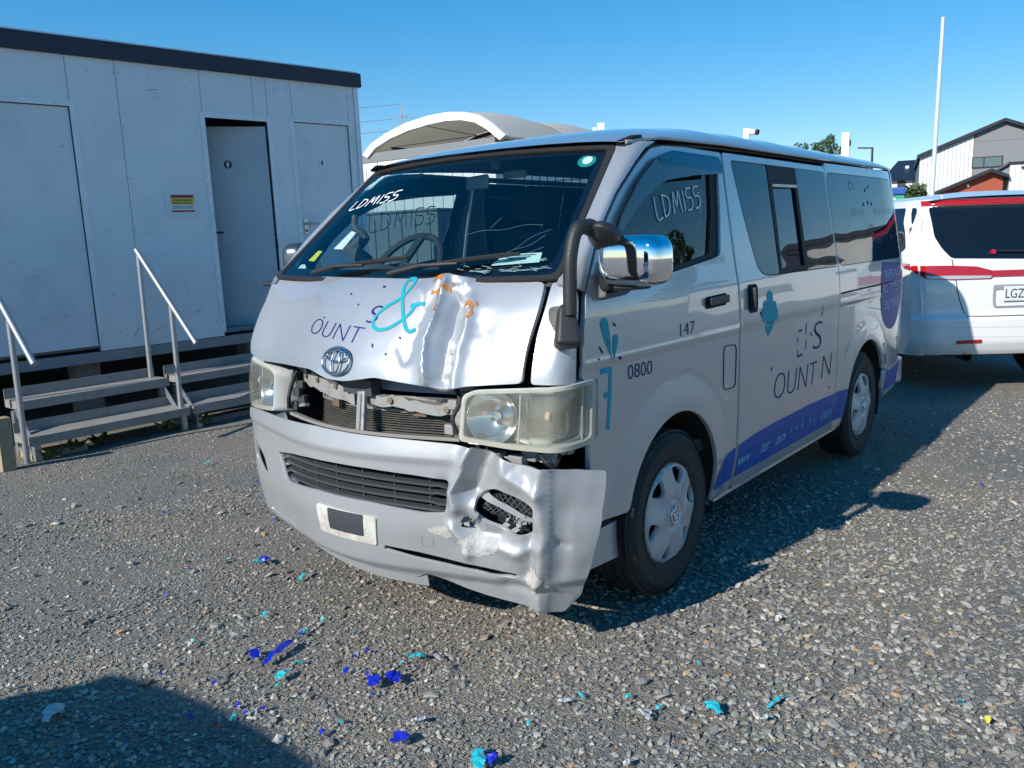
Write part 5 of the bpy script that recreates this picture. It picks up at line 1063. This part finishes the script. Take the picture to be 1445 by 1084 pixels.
# ---- door mirrors and the black under mirror
for sg in (-1, 1):
    f = SL if sg < 0 else SR
    M_ = Matrix.Rotation(R(10)*sg if sg < 0 else R(-62), 3, 'Z'); c = Vector((.475, -.985, 1.357)) if sg < 0 else Vector((.655, .935, 1.375)); mb = MB()
    bm = bmesh.new(); bmesh.ops.create_uvsphere(bm, u_segments=40, v_segments=24, radius=1)
    for v in bm.verts:
        x, y, z = v.co; sp = lambda t, e: math.copysign(abs(t)**e, t)
        x = sp(x, .62)*.075; y_ = sp(y, .42)*.132; z_ = sp(z, .48)*.083
        if x > 0: x *= .55
        y_ *= 1-.10*(z_/.083)**2 ; z_ += .012*(-y_*(-sg))/.13*0
        z_ -= .016*sg*(-y_/.13)*-1*0 + .0
        v.co = M_@Vector((x, y_, z_))+c+Vector((0, 0, -.012*(abs(y_*1)-.0)*0))
    bm.verts.index_update(); mb.add([v.co.copy() for v in bm.verts], [[v.index for v in q.verts] for q in bm.faces]); bm.free()
    dm = mb.build('door_mirror', chrome if sg < 0 else mat('dulled_chrome', (.16, .17, .19), .25, .8), van, 70)
    mb = MB(); mb.prism([(.0, 0), (.115, 0), (.12, .02), (.10, .145), (.03, .150), (0, .06)], 0, 1, 'x')
    M2 = M_; n2 = M_@Vector((1, 0, 0))
    MB().add([M_@Vector((.036, q[0]*.116, q[1]*.072))+c for q in [(math.cos(R(a)), math.sin(R(a))) for a in range(0, 360, 15)]], [tuple(range(24))]).build('mirror_glass', mat('mirror_glass', (.7, .72, .75), .02, 1.), dm, 0)
    bp = [(.485, 1.222), (.62, 1.228), (.67, 1.245), (.64, 1.262), (.56, 1.36), (.50, 1.27)]
    panel('mirror_base', rounded(bp, .015), [], off(f, .03, -sg), black, dm, .03, .04, -sg)
    MB().obox((.53, sg*.83, 1.275), (.50, sg*.93, 1.305), .075, .07, (0, 0, 1), .02).obox((.50, sg*.90, 1.268), (.49, sg*1.0, 1.272), .10, .02, (0, 0, 1), .008).build('mirror_arm', black, dm, 50)
u0, z0 = .865, 1.138; c0 = front0(u0, z0); n0 = nrm(front0, u0, z0)
um = panel('under_mirror', rounded([(.795, 1.205), (.84, 1.212), (.90, 1.205), (.925, 1.15), (.905, 1.085), (.875, 1.078), (.83, 1.13), (.80, 1.17)], .015), [], off(front0, .016), black, van, .025, .02)
mb = MB(); a = c0+n0*.045+Vector((0, 0, .0))
kb = MB().box((-.05, -.042, -.062), (.05, .042, .072), .016); tq = n0.to_track_quat('X', 'Z').to_matrix()
mb.add([tq@Vector((v.x*(1-.35*sm((v.z+.02)/.09)), v.y*(1-.5*sm((v.z+.0)/.08)), v.z))+c0+n0*.052 for v in kb.v], kb.f); mb.build('mirror_stem_socket', black, um, 50)
b = c0+n0*.064+Vector((0, -.012, .04)); t = b+Vector((.01, 0, .215))
path = catmull([b, b+Vector((.002, 0, .08)), t+Vector((0, 0, -.03)), t+Vector((.03, -.004, .045)), t+Vector((.085, -.012, .055)), t+Vector((.13, -.02, .03))], 8)
mb = MB().tube(path, [.022]*24+[.024]*8+[.028]*8+[.03], 14); mb.build('mirror_stem', black, um, 60)
bm = bmesh.new(); bmesh.ops.create_uvsphere(bm, u_segments=28, v_segments=16, radius=1); Q = Matrix.Rotation(R(28), 3, 'Y')@Matrix.Rotation(R(14), 3, 'Z'); cc = t+Vector((.165, -.03, .012))
for v in bm.verts:
    x, y, z = v.co; v.co = Q@Vector((x*.105, y*.062, (z*.042 if z > 0 else z*.028)))+cc
bm.verts.index_update(); MB().add([v.co.copy() for v in bm.verts], [[v.index for v in q.verts] for q in bm.faces]).build('mirror_head', black, um, 70); bm.free()
# aerial
False and MB().tube([(.62, .735, 1.56), (.58, .75, 1.62)], .012, 8).tube([(.58, .75, 1.62), (.78, .70, 1.86)], .0025, 5).build('aerial', black, van)
# ---- tail
rear = mat('tail_lamp', (.30, .01, .01), .15, coat=.5)
def tail(y, z):
    a = min(1, abs(y)/.80); return Vector((4.645-.03*a**3-.09*sm((z-1.0)/1.0)*.6, y*(1-.13*sm((z-1.05)/.9)), z))
panel('tailgate', rounded([(-.80, .52), (.80, .52), (.80, 1.86), (-.80, 1.86)], .05), [rounded([(-.68, 1.22), (.68, 1.22), (.66, 1.74), (-.66, 1.74)], .06)], tail, paint, van, .06, .02, 1)
panel('rear_window', rounded([(-.69, 1.21), (.69, 1.21), (.67, 1.75), (-.67, 1.75)], .06), [], off(tail, -.006), dglass, van, .08, 0, 1)
for sg in (-1, 1): panel('tail_light', rounded([(sg*.70, .72), (sg*.795, .72), (sg*.795, 1.12), (sg*.70, 1.12)][::sg], .02), [], off(tail, .006), rear, van, .05, .01, 1)
panel('rear_bumper', rounded([(-.82, .32), (.82, .32), (.82, .52), (-.82, .52)], .03), [], lambda y, z: Vector((4.70-.08*min(1, abs(y)/.82)**4, y, z)), bpaint, van, .06, .08, 1)
# ================================================================== white minivan behind the van
mv = thing('white_minivan', 'white minivan with red tailgate strip parked behind the van in the shade edge', 'minivan', (6.42, -1.3, 0), (0, 0, R(38.5)))
# local: x forward from the tail, y left; photo-right is -y
MC = -.07   # centre line offset
wpaint = mat('white_car_paint', (.76, .76, .74), .28, coat=.8, var=.02, dirt=(.5, .48, .44), dscale=3, damt=.15)
redl = mat('red_lamp_plastic', (.42, .008, .012), .12, coat=1); clr = mat('clear_lamp_plastic', (.60, .58, .58), .12, .3, coat=1); mdg = mat('minivan_dark_glass', (.006, .009, .014), .02, spec=.6)
redt = mat('red_garnish', (.40, .015, .03), .3, coat=.5); grytrim = mat('plate_recess_grey', (.30, .31, .33), .4)
hwm = lambda z: float(np.interp(z, [.25, .5, .9, 1.15, 1.4, 1.62, 1.72], [.86, .90, .915, .905, .85, .775, .70]))
def tailx(z): return float(np.interp(z, [.3, .36, .45, .66, .68, .95, 1.16, 1.3, 1.62, 1.66, 1.73], [.10, .04, .0, .0, .035, .045, .075, .12, .27, .25, .36]))
TMX = smooth_table([.2, .3, .36, .45, .66, .69, .95, 1.16, 1.3, 1.62, 1.66, 1.73, 1.8], [.12, .09, .04, 0, 0, .035, .045, .075, .12, .27, .25, .36, .5], .012, .2, 1.8)
THW = smooth_table([.2, .25, .5, .9, 1.15, 1.4, 1.62, 1.72, 1.8], [.84, .86, .90, .915, .905, .85, .775, .70, .62], .03, .2, 1.8)
def mtail(y, z):      # y: local left coordinate about the centre line
    hw = tab(THW, z); a = abs(y)/hw; a = min(a, 1.25)
    x = tab(TMX, z)+.07*a*a+.16*max(0, (a-.80)/.2)**2*(.6 if a < 1 else 1)
    return Vector((x, y+MC, z))
def mside(sg):
    def f(x, z):
        w_ = tab(THW, z)-.14*max(0, (.55-x)/.55)**3-.45*max(0, (x-3.9)/.95)**2.4*.5
        for a in (1.02, 3.85):
            dd = math.hypot(x-a, z-.33)
            if z < 1: w_ += .015*(1-sm((dd-.36)/.12))
        return Vector((x, sg*w_+MC, z))
    return f
mv_r = lambda y, z: mtail(y, z)
g_out = rounded([(-.655, 1.19), (.655, 1.19), (.70, 1.33), (.69, 1.60), (-.69, 1.60), (-.70, 1.33)], .05)
body = panel('body', rounded([(-.885, .335), (.885, .335), (.90, .6), (.90, 1.2), (.845, 1.5), (.775, 1.69), (-.775, 1.69), (-.845, 1.5), (-.90, 1.2), (-.90, .6)], .03), [], mtail, wpaint, mv, .04, .0, -1)
o4 = lambda dd: off(mtail, dd, -1)
panel('rear_window', rounded([(-.60, 1.175), (0, 1.155), (.60, 1.175), (.67, 1.26), (.715, 1.36), (.705, 1.60), (.69, 1.625), (-.69, 1.625), (-.705, 1.60), (-.715, 1.36), (-.67, 1.26)], .03), [], o4(.003), mdg, mv, .05, .004, -1)
panel('tailgate_strip', [(-.74, 1.632), (.74, 1.632), (.735, 1.668), (-.735, 1.668)], [], o4(.012), redl, mv, .05, .01, -1)
seam = mat('panel_gap', (.04, .04, .042), .8)
for sg in (1, -1):
    strokes('tailgate_seam', [[(sg*.60, 1.17), (sg*.575, 1.02), (sg*.545, .85), (sg*.49, .70), (sg*.44, .675), (0, .672)]], .008, mtail, seam, mv, .002, -1)
    strokes('body_seam', [[(sg*.88, 1.13), (sg*.98, 1.13)]], .007, mtail, seam, mv, .002, -1)
    panel('tail_light', rounded([(sg*.925, 1.118), (sg*.87, 1.05), (sg*.80, 1.005), (sg*.60, .990), (sg*.28, .992), (sg*.255, 1.02), (sg*.262, 1.06), (sg*.40, 1.10), (sg*.60, 1.112)][::-sg], .01), [], o4(.010), redl, mv, .04, .012, -1)
    panel('reverse_lamp', [(sg*.78, 1.006), (sg*.60, .996), (sg*.29, .998), (sg*.275, 1.018), (sg*.60, 1.026), (sg*.81, 1.026)][::-sg], [], o4(.013), clr, mv, .04, .003, -1)
    panel('reflector', [(sg*.56, .436), (sg*.35, .446), (sg*.35, .474), (sg*.56, .466)][::-sg], [], o4(.006), redl, mv, .04, .006, -1)
panel('garnish', [(-.262, 1.01), (.262, 1.01), (.262, 1.062), (-.262, 1.062)], [], o4(.012), redt, mv, .05, .012, -1)
pr_ = panel('plate_recess', rounded([(-.25, .745), (.25, .745), (.26, .80), (.26, .94), (-.26, .94), (-.26, .80)], .02), [rounded([(-.235, .758), (.235, .758), (.242, .80), (.242, .90), (-.242, .90), (-.242, .80)], .015)], o4(.010), grytrim, mv, .04, .012, -1)
pt = MB().box((.018, MC-.18, .80), (.026, MC+.18, .925), .004).build('number_plate', mat('plate_white', (.74, .75, .76), .3), mv)
lettering('LGZ', lambda a, b: Vector((.0175, -a+MC, b)), (-.165, .825), (-.005, .825), .078, mat('plate_black', (.02, .02, .025), .4), pt, .0, -1, bold=.004)
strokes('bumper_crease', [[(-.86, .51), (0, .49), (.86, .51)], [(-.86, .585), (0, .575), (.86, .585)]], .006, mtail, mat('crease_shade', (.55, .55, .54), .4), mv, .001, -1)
MB().tube([(.03, MC+.40, .905), (.015, MC+.30, 1.21), (.02, MC+.25, 1.212)], .001, 4) if False else None
MB().tube([o4(.02)(-.25, 1.20), o4(.022)(.05, 1.215), o4(.02)(.22, 1.22)], .008, 6).build('rear_wiper', rubber, mv); MB().tube([o4(.005)(.26, 1.215), o4(.03)(.26, 1.215)], .022, 12).build('wiper_hub', redt, mv)
MB().tube([(.06, MC+.44, .315), (.20, MC+.44, .32)], .038, 16, False).build('exhaust_tip', mat('dark_exhaust', (.12, .12, .12), .3, .9), mv, 60)
for sg in (1, -1):
    f = mside(sg); ns = sg
    so_ = [(.12, .33)]+[(.62, .30)]+[(1.02+.36*math.cos(R(a)), .33+.36*math.sin(R(a))) for a in range(184, -5, -12)]+[(3.47, .26)]+[(3.85+.36*math.cos(R(a)), .33+.36*math.sin(R(a))) for a in range(184, -5, -12)]+[(4.60, .28), (4.72, .70), (4.35, .98), (3.95, 1.05), (3.0, 1.66), (2.6, 1.70), (.44, 1.69), (.30, 1.5), (.17, 1.2), (.11, .8)]
    panel('body_side', so_, [], f, wpaint, mv, .09, .03, -ns)
    panel('quarter_window', rounded([(.36, 1.27), (.40, 1.62), (.95, 1.63), (.98, 1.18), (.60, 1.16)], .07), [], off(f, .004, -ns), mdg, mv, .06, .006, -ns)
    panel('side_window', rounded([(1.03, 1.18), (1.00, 1.61), (2.75, 1.61), (3.55, 1.15), (2.0, 1.14)], .05), [], off(f, .004, -ns), mdg, mv, .08, .006, -ns)
    for s_ in (1.02, 3.85): w_ = wheel(s_, sg, mv, .33, .10, .78, mat('alloy_silver', (.45, .46, .47), .3, .8), .33); w_.location.y += MC
def mroof(a, b):
    x = .30+a*2.75; v = 2*b-1; hw = tab(THW, 1.67)-.02-.14*max(0, (.55-x)/.55)**3; z = 1.675+.085*(1-abs(v)**2.6)**.7*min(1, .35+a*6)-.05*max(0, (a-.75)/.25)**2
    if a < .04: z += 0
    return Vector((x-.06*(1-v*v)*(1-sm(a*8)), v*hw+MC, z))
MB().grid(mroof, 40, 24).build('roof', wpaint, mv, 60)
MB().grid(lambda a, b: Vector((3.0+a*.95, (2*b-1)*(.70+.12*a)+MC, 1.70-.66*a)), 6, 8).build('windscreen', mdg, mv, 60)
MB().grid(lambda a, b: Vector((3.93+a*.80, (2*b-1)*(.82-.10*a)+MC, 1.05-.28*a**2)), 6, 8).build('bonnet', wpaint, mv, 60)
MB().grid(lambda a, b: Vector((4.73+.08*math.sin(a*math.pi), (2*b-1)*.74+MC, .78-.50*a)), 6, 8).build('front_bumper', wpaint, mv, 60)
MB().box((.25, -.55+MC, .30), (4.55, .55+MC, .60)).box((1.45, -.84+MC, .26), (3.45, .84+MC, .5)).build('underbody', gap, mv)
# a second one parked outside the frame throws the shadow in the lower left corner
m2 = copy_tree(mv); m2.location = (-3.24, .04, 0); m2.rotation_euler = (0, 0, R(180)); m2['label'] = 'white minivan parked behind the camera casting the corner shadow'
# ================================================================== loose stones on the yard
def stones():
    r = np.random.RandomState(5); t = (1+5**.5)/2
    ico = np.array([(-1, t, 0), (1, t, 0), (-1, -t, 0), (1, -t, 0), (0, -1, t), (0, 1, t), (0, -1, -t), (0, 1, -t), (t, 0, -1), (t, 0, 1), (-t, 0, -1), (-t, 0, 1)], float); ico /= np.linalg.norm(ico[0])
    fc = np.array([(0, 11, 5), (0, 5, 1), (0, 1, 7), (0, 7, 10), (0, 10, 11), (1, 5, 9), (5, 11, 4), (11, 10, 2), (10, 7, 6), (7, 1, 8), (3, 9, 4), (3, 4, 2), (3, 2, 6), (3, 6, 8), (3, 8, 9), (4, 9, 5), (2, 4, 11), (6, 2, 10), (8, 6, 7), (9, 8, 1)])
    var = []
    for k in range(40):
        v = ico*(.72+.5*r.rand(12, 1)); v += r.normal(size=(12, 3))*.10
        for _ in range(4):       # knock flat faces off: crushed rock
            n = r.normal(size=3); n /= np.linalg.norm(n); dd = v@n; lim = .38+.3*r.rand(); v -= np.outer(np.clip(dd-lim, 0, None), n)
        var.append(v)
    var = np.array(var)
    cx, cy = -1.9, -2.35; P = []; S = []
    def noise2(x, y): return np.array([noise.noise(Vector((a*.55, b*.55, 5.))) for a, b in zip(x, y)])
    for r0, r1, n, s0, s1, pw in ((.5, 3.2, 44000, .0035, .024, 2.8), (3.2, 5.2, 50000, .0042, .025, 2.8), (5.2, 8.5, 31000, .006, .022, 2.6), (8.5, 15, 11000, .010, .026, 2.2)):
        rr = np.sqrt(r0**2+(r1**2-r0**2)*r.rand(n)); t_ = 2*r.rand(n)-1; a = R(38.5)+R(58)*np.where(np.abs(t_) < .82, t_*.72/.82, np.sign(t_)*(.72+(np.abs(t_)-.82)*.28/.18)); x = cx+rr*np.cos(a); y = cy+rr*np.sin(a)
        s = s0+(s1-s0)*r.rand(n)**pw
        coarse = np.clip(.38-.20*(y+.8)+.12*(x < 0)*0+.9*noise2(x, y), 0.12, 1.3)       # finer, packed chips towards the cabin
        s = np.where(s > .009, .009+(s-.009)*coarse, s)
        k = ((y < 3.85) | (x < .3) | (x > 3.1)) & ((s > .012) | (r.rand(n) > .55*np.clip((noise2(x*2.1+9, y*2.1)-.05)*4, 0, 1))); P.append(np.stack([x, y], 1)[k]); S.append(s[k])
    # a few hand sized pieces
    n = 700; rr = np.sqrt(1.3**2+(5.5**2-1.3**2)*r.rand(n)); a = R(38.5)+R(42)*(2*r.rand(n)-1); P.append(np.stack([cx+rr*np.cos(a), cy+rr*np.sin(a)], 1)); S.append(.016+.016*r.rand(n)**2.2)
    P = np.concatenate(P); S = np.concatenate(S); n = len(P)
    V = var[r.randint(0, len(var), n)].copy()
    sc = np.stack([np.ones(n), .6+.4*r.rand(n), .28+.30*r.rand(n)], 1)*S[:, None]; V *= sc[:, None, :]
    tilt = r.normal(size=n)*.32; ct, st = np.cos(tilt), np.sin(tilt); X, Z = V[..., 0]*ct[:, None]-V[..., 2]*st[:, None], V[..., 0]*st[:, None]+V[..., 2]*ct[:, None]; V[..., 0], V[..., 2] = X, Z
    a = r.rand(n)*6.283; ca, sa = np.cos(a), np.sin(a); X, Yv = V[..., 0]*ca[:, None]-V[..., 1]*sa[:, None], V[..., 0]*sa[:, None]+V[..., 1]*ca[:, None]; V[..., 0], V[..., 1] = X, Yv
    g = np.array([gz(x, y) for x, y in P]); V[..., 0] += P[:, 0:1]; V[..., 1] += P[:, 1:2]; V[..., 2] += (g+S*(.05+.25*r.rand(n)))[:, None]
    pal = np.array([(.15, .155, .16), (.20, .205, .205), (.12, .125, .13), (.25, .25, .24), (.30, .29, .27), (.20, .18, .15), (.26, .19, .12), (.42, .41, .38), (.09, .095, .10), (.22, .15, .10)]); pw_ = np.array([.25, .23, .15, .12, .06, .08, .025, .012, .06, .013]); pw_ /= pw_.sum()
    Cc = pal[r.choice(len(pal), n, p=pw_)]*(1.12+.42*r.rand(n, 1))*np.array([1.08, 1.01, .90])
    me = bpy.data.meshes.new('loose_stones'); nv = n*12; nf = n*20
    me.vertices.add(nv); me.vertices.foreach_set('co', V.reshape(-1).astype(np.float32)); F = (fc[None]+(np.arange(n)*12)[:, None, None]).reshape(-1)
    me.loops.add(nf*3); me.loops.foreach_set('vertex_index', F.astype(np.int32)); me.polygons.add(nf); me.polygons.foreach_set('loop_start', np.arange(0, nf*3, 3, dtype=np.int32)); me.polygons.foreach_set('loop_total', np.full(nf, 3, np.int32))
    at = me.color_attributes.new('stone', 'FLOAT_COLOR', 'POINT'); at.data.foreach_set('color', np.concatenate([np.repeat(Cc, 12, 0), np.ones((nv, 1))], 1).reshape(-1).astype(np.float32)); me.polygons.foreach_set('use_smooth', np.zeros(nf, bool)); me.update(); me.validate()
    m = bpy.data.materials.new('stone'); m.use_nodes = True; nd = m.node_tree.nodes; L = m.node_tree.links; p = nd['Principled BSDF']; p.inputs['Roughness'].default_value = .82; p.inputs['Specular IOR Level'].default_value = .35
    at_ = nd.new('ShaderNodeAttribute'); at_.attribute_name = 'stone'; tc = nd.new('ShaderNodeTexCoord'); nz = nd.new('ShaderNodeTexNoise'); nz.inputs['Scale'].default_value = 160; nz.inputs['Detail'].default_value = 4; L.new(tc.outputs['Object'], nz.inputs['Vector'])
    mr = nd.new('ShaderNodeMapRange'); mr.inputs[3].default_value = .7; mr.inputs[4].default_value = 1.3; L.new(nz.outputs[0], mr.inputs[0]); mx = nd.new('ShaderNodeMix'); mx.data_type = 'RGBA'; mx.blend_type = 'MULTIPLY'; mx.inputs[0].default_value = 1; L.new(at_.outputs[0], mx.inputs[6]); L.new(mr.outputs[0], mx.inputs[7]); L.new(mx.outputs[2], p.inputs['Base Color'])
    me.materials.append(m); o = bpy.data.objects.new('loose_stones', me); col.objects.link(o); tag(o, 'loose crushed grey stones strewn over the yard', None, None, 'stuff')
stones()
# ================================================================== torn vinyl scraps on the ground
scols = dict(b=mat('blue_scrap', (.006, .018, .42), .35, var=.2, vscale=30), t=mat('teal_scrap', (.02, .44, .50), .4, var=.15, vscale=30), w=mat('white_scrap', (.46, .46, .46), .6, var=.1, vscale=30), y=mat('yellow_scrap', (.70, .50, .03), .5), r=mat('red_scrap', (.40, .06, .05), .5))
names = dict(b='blue', t='teal', w='white', y='yellow', r='red')
def scrap(x, y, ln, wd, rot, c, label, seed, crumple=.35, up=.02, group='vinyl scraps on the gravel'):
    """strip of vinyl, torn ragged and curled"""
    ln *= .85; wd *= .8; r = random.Random(seed); n = 7; vs = []; fs = []; cur = r.uniform(-.8, .8)
    for i in range(n+1):
        t = i/n; w_ = wd*(.35+.65*math.sin(math.pi*(.12+.80*t)))*r.uniform(.6, 1.25); a = cur*(t-.5)
        cx, cy = (t-.5)*ln, a*ln*.3; h = abs(r.uniform(.1, 1))*crumple*wd+up*math.sin(math.pi*t)*.6
        for k in (-1, 0, 1): vs.append((cx+r.uniform(-.1, .1)*wd, cy+k*w_*.5, h+(0 if k else r.uniform(-.3, .6)*crumple*wd)+r.uniform(0, .3)*crumple*wd))
    for i in range(n):
        for k in (0, 1): fs.append((3*i+k, 3*i+3+k, 3*i+4+k, 3*i+1+k))
    o = mesh_obj('vinyl_scrap', vs, fs, scols[c]); o.location = (x, y, gz(x, y)+.012); o.rotation_euler = (r.uniform(-.12, .12), r.uniform(-.12, .12), rot); tag(o, label, 'scrap', group); return o
BIG = [(1.12, 2.725, .075, .03, .2, 't', 'teal vinyl scrap lying alone below the lower steps'), (.235, .85, .09, .06, .9, 'b', 'crumpled dark blue vinyl scrap in front of the bumper, beside a teal sliver'), (.21, .87, .08, .02, 2., 't', 'teal sliver stuck to the crumpled blue scrap before the bumper'),
       (.228, .555, .085, .022, .0, 't', 'slim teal strip lying below the undertray step'), (-.10, .372, .085, .022, .35, 't', 'teal strip lying above the long blue scrap'), (-.27, .05, .20, .05, .1, 'b', 'longest blue vinyl strip lying in open gravel before the van'), (-.33, .12, .06, .05, 1.2, 'b', 'folded blue end piece at the left tip of the longest strip'),
       (-.385, -.68, .085, .05, .2, 'b', 'pleated bright blue scrap near the bottom edge of the view'), (-.325, -.93, .11, .05, 1.0, 't', 'crumpled teal scrap at the bottom edge of the view'), (-.30, -.96, .05, .04, .3, 'b', 'small blue bit touching the bottom edge teal scrap'), (.291, -1.344, .085, .05, .9, 't', 'crumpled teal scrap on the right gravel left of a thin strip'), (.443, -1.49, .11, .02, -.5, 't', 'thin teal strip farthest right on the near gravel'),
       (-.21, -.38, .075, .055, .8, 'b', 'twisted blue scrap just left of the white curl'), (-.158, -.415, .07, .06, 1.9, 'b', 'crumpled blue scrap right of the teal chip in open gravel'), (-.355, -.09, .08, .035, .3, 't', 'pale teal fold lying below the longest blue strip'), (-.006, -.379, .07, .03, 2.2, 't', 'teal fold beside a white curl of vinyl'), (.03, -.43, .06, .02, 1.2, 'w', 'white vinyl curl beside the teal fold'),
       (-.932, .314, .13, .06, .9, 'w', 'pale torn vinyl piece lying in the shadow corner'), (.70, -2.02, .030, .02, .2, 'y', 'small yellow scrap alone on the right gravel')]
for i, q in enumerate(BIG): scrap(*q, 100+i)
SMALL = [(0.364, 1.956, 'b', 'small blue vinyl bit in front of the lone teal scrap below the steps'),
         (1.007, 2.019, 'b', 'small blue vinyl bit right of the lone teal scrap below the steps'),
         (0.631, 1.328, 'b', 'small blue vinyl bit behind the crumpled blue scrap before the bumper'),
         (0.228, 0.886, 't', 'nearest small teal vinyl bit left of the crumpled blue scrap before the bumper'),
         (0.157, 1.023, 't', 'farthest small teal vinyl bit left of the crumpled blue scrap before the bumper'),
         (-0.019, 1.055, 'b', 'nearest small blue vinyl bit left of the crumpled blue scrap before the bumper'),
         (-0.225, 0.892, 'b', 'farthest small blue vinyl bit left of the crumpled blue scrap before the bumper'),
         (-0.398, 0.407, 't', 'small teal vinyl bit left of the teal strip above the long blue strip'),
         (-0.406, -0.123, 't', 'nearest small teal vinyl bit in front of the longest blue strip'),
         (-0.594, 0.281, 'b', 'farthest small blue vinyl bit right of the pale piece in the shadow corner'),
         (-0.521, 0.064, 'b', 'nearest small blue vinyl bit left of the longest blue strip'),
         (-0.518, -0.201, 'b', 'nearest small blue vinyl bit in front of the longest blue strip'),
         (-0.566, -0.175, 'b', 'farthest small blue vinyl bit in front of the longest blue strip'),
         (-0.602, -0.165, 't', 'farthest small teal vinyl bit in front of the longest blue strip'),
         (-0.677, -0.046, 'b', 'farthest small blue vinyl bit left of the longest blue strip'),
         (-0.552, -0.117, 'b', 'second small blue vinyl bit in front of the longest blue strip'),
         (-0.108, 0.117, 't', 'small teal vinyl bit behind the longest blue strip'),
         (0.006, 0.153, 't', 'small teal vinyl bit right of the teal strip above the long blue strip'),
         (-0.004, -0.043, 't', 'farthest small teal vinyl bit right of the longest blue strip'),
         (-0.134, 0.105, 'b', 'small blue vinyl bit behind the longest blue strip'),
         (-0.126, -0.19, 'b', 'farthest small blue vinyl bit behind the twisted blue scrap'),
         (-0.078, -0.196, 'b', 'small blue vinyl bit left of the teal fold with a white curl'),
         (-0.215, -0.242, 'b', 'small blue vinyl bit left of the twisted blue scrap'),
         (-0.185, -0.318, 'b', 'nearest small blue vinyl bit behind the twisted blue scrap'),
         (-0.264, -0.43, 'b', 'small blue vinyl bit in front of the twisted blue scrap'),
         (-0.276, -0.063, 't', 'nearest small teal vinyl bit right of the longest blue strip'),
         (-0.423, -0.458, 't', 'small teal vinyl bit left of the pleated blue scrap at the bottom'),
         (-0.491, -0.458, 'b', 'small blue vinyl bit left of the pleated blue scrap at the bottom'),
         (-0.062, -0.36, 't', 'farthest small teal vinyl bit left of the teal fold with a white curl'),
         (-0.017, -0.338, 't', 'nearest small teal vinyl bit left of the teal fold with a white curl'),
         (0.128, -0.972, 't', 'farthest small teal vinyl bit left of the crumpled teal scrap on the right gravel'),
         (-0.09, -0.926, 't', 'small teal vinyl bit behind the teal scrap at the bottom edge'),
         (0.202, -1.098, 't', 'second small teal vinyl bit left of the crumpled teal scrap on the right gravel'),
         (0.205, -1.208, 't', 'nearest small teal vinyl bit left of the crumpled teal scrap on the right gravel'),
         (3.199, -1.502, 'b', 'nearest small blue vinyl bit behind the small yellow scrap'),
         (3.286, -1.586, 'b', 'farthest small blue vinyl bit behind the small yellow scrap'),
         (0.526, -1.183, 't', 'small teal vinyl bit behind the crumpled teal scrap on the right gravel'),
         (0.77, -1.937, 't', 'small teal vinyl bit left of the small yellow scrap'),
         (-0.863, -0.018, 'b', 'nearest small blue vinyl bit right of the pale piece in the shadow corner'),
         (-1.113, 0.155, 't', 'small teal vinyl bit in front of the pale piece in the shadow corner'),
         (-0.412, 0.388, 'w', 'farthest small white vinyl bit left of the teal strip above the long blue strip'),
         (-0.177, 0.44, 'w', 'nearest small white vinyl bit left of the teal strip above the long blue strip'),
         (-0.332, 0.493, 'w', 'third small white vinyl bit left of the teal strip above the long blue strip'),
         (-0.284, 0.311, 'w', 'second small white vinyl bit left of the teal strip above the long blue strip'),
         (-0.941, 0.614, 'w', 'small white vinyl bit left of the pale piece in the shadow corner'),
         (0.33, 0.284, 'w', 'small white vinyl bit right of the slim teal strip below the undertray'),
         (-0.281, -0.651, 'w', 'small white vinyl bit behind the pleated blue scrap at the bottom'),
         (0.071, -0.949, 'w', 'small white vinyl bit right of the teal scrap at the bottom edge'),
         (0.156, -1.187, 'w', 'third small white vinyl bit left of the crumpled teal scrap on the right gravel'),
         (0.135, -1.203, 'w', 'second small white vinyl bit left of the crumpled teal scrap on the right gravel'),
         (0.339, -1.497, 'w', 'small white vinyl bit in front of the rightmost thin teal strip'),
         (0.178, -1.546, 'w', 'small white vinyl bit in front of the crumpled teal scrap on the right gravel'),
         (-0.086, -1.267, 'w', 'farthest small white vinyl bit left of the crumpled teal scrap on the right gravel'),
         (-0.663, -0.172, 'r', 'small red vinyl bit in front of the longest blue strip'),
         (1.005, -1.278, 'w', 'small white vinyl bit behind the rightmost thin teal strip'),
         (0.224, -1.283, 'w', 'nearest small white vinyl bit left of the crumpled teal scrap on the right gravel')]
r = random.Random(77)
for i, (x, y, c, lb) in enumerate(SMALL):
    s_ = .026 if c != 'w' else .036
    scrap(x, y, s_*r.uniform(.8, 1.6), s_*r.uniform(.5, .9), r.uniform(0, 3.1), c, lb, 300+i, .5, .008, 'small vinyl bits on the gravel')
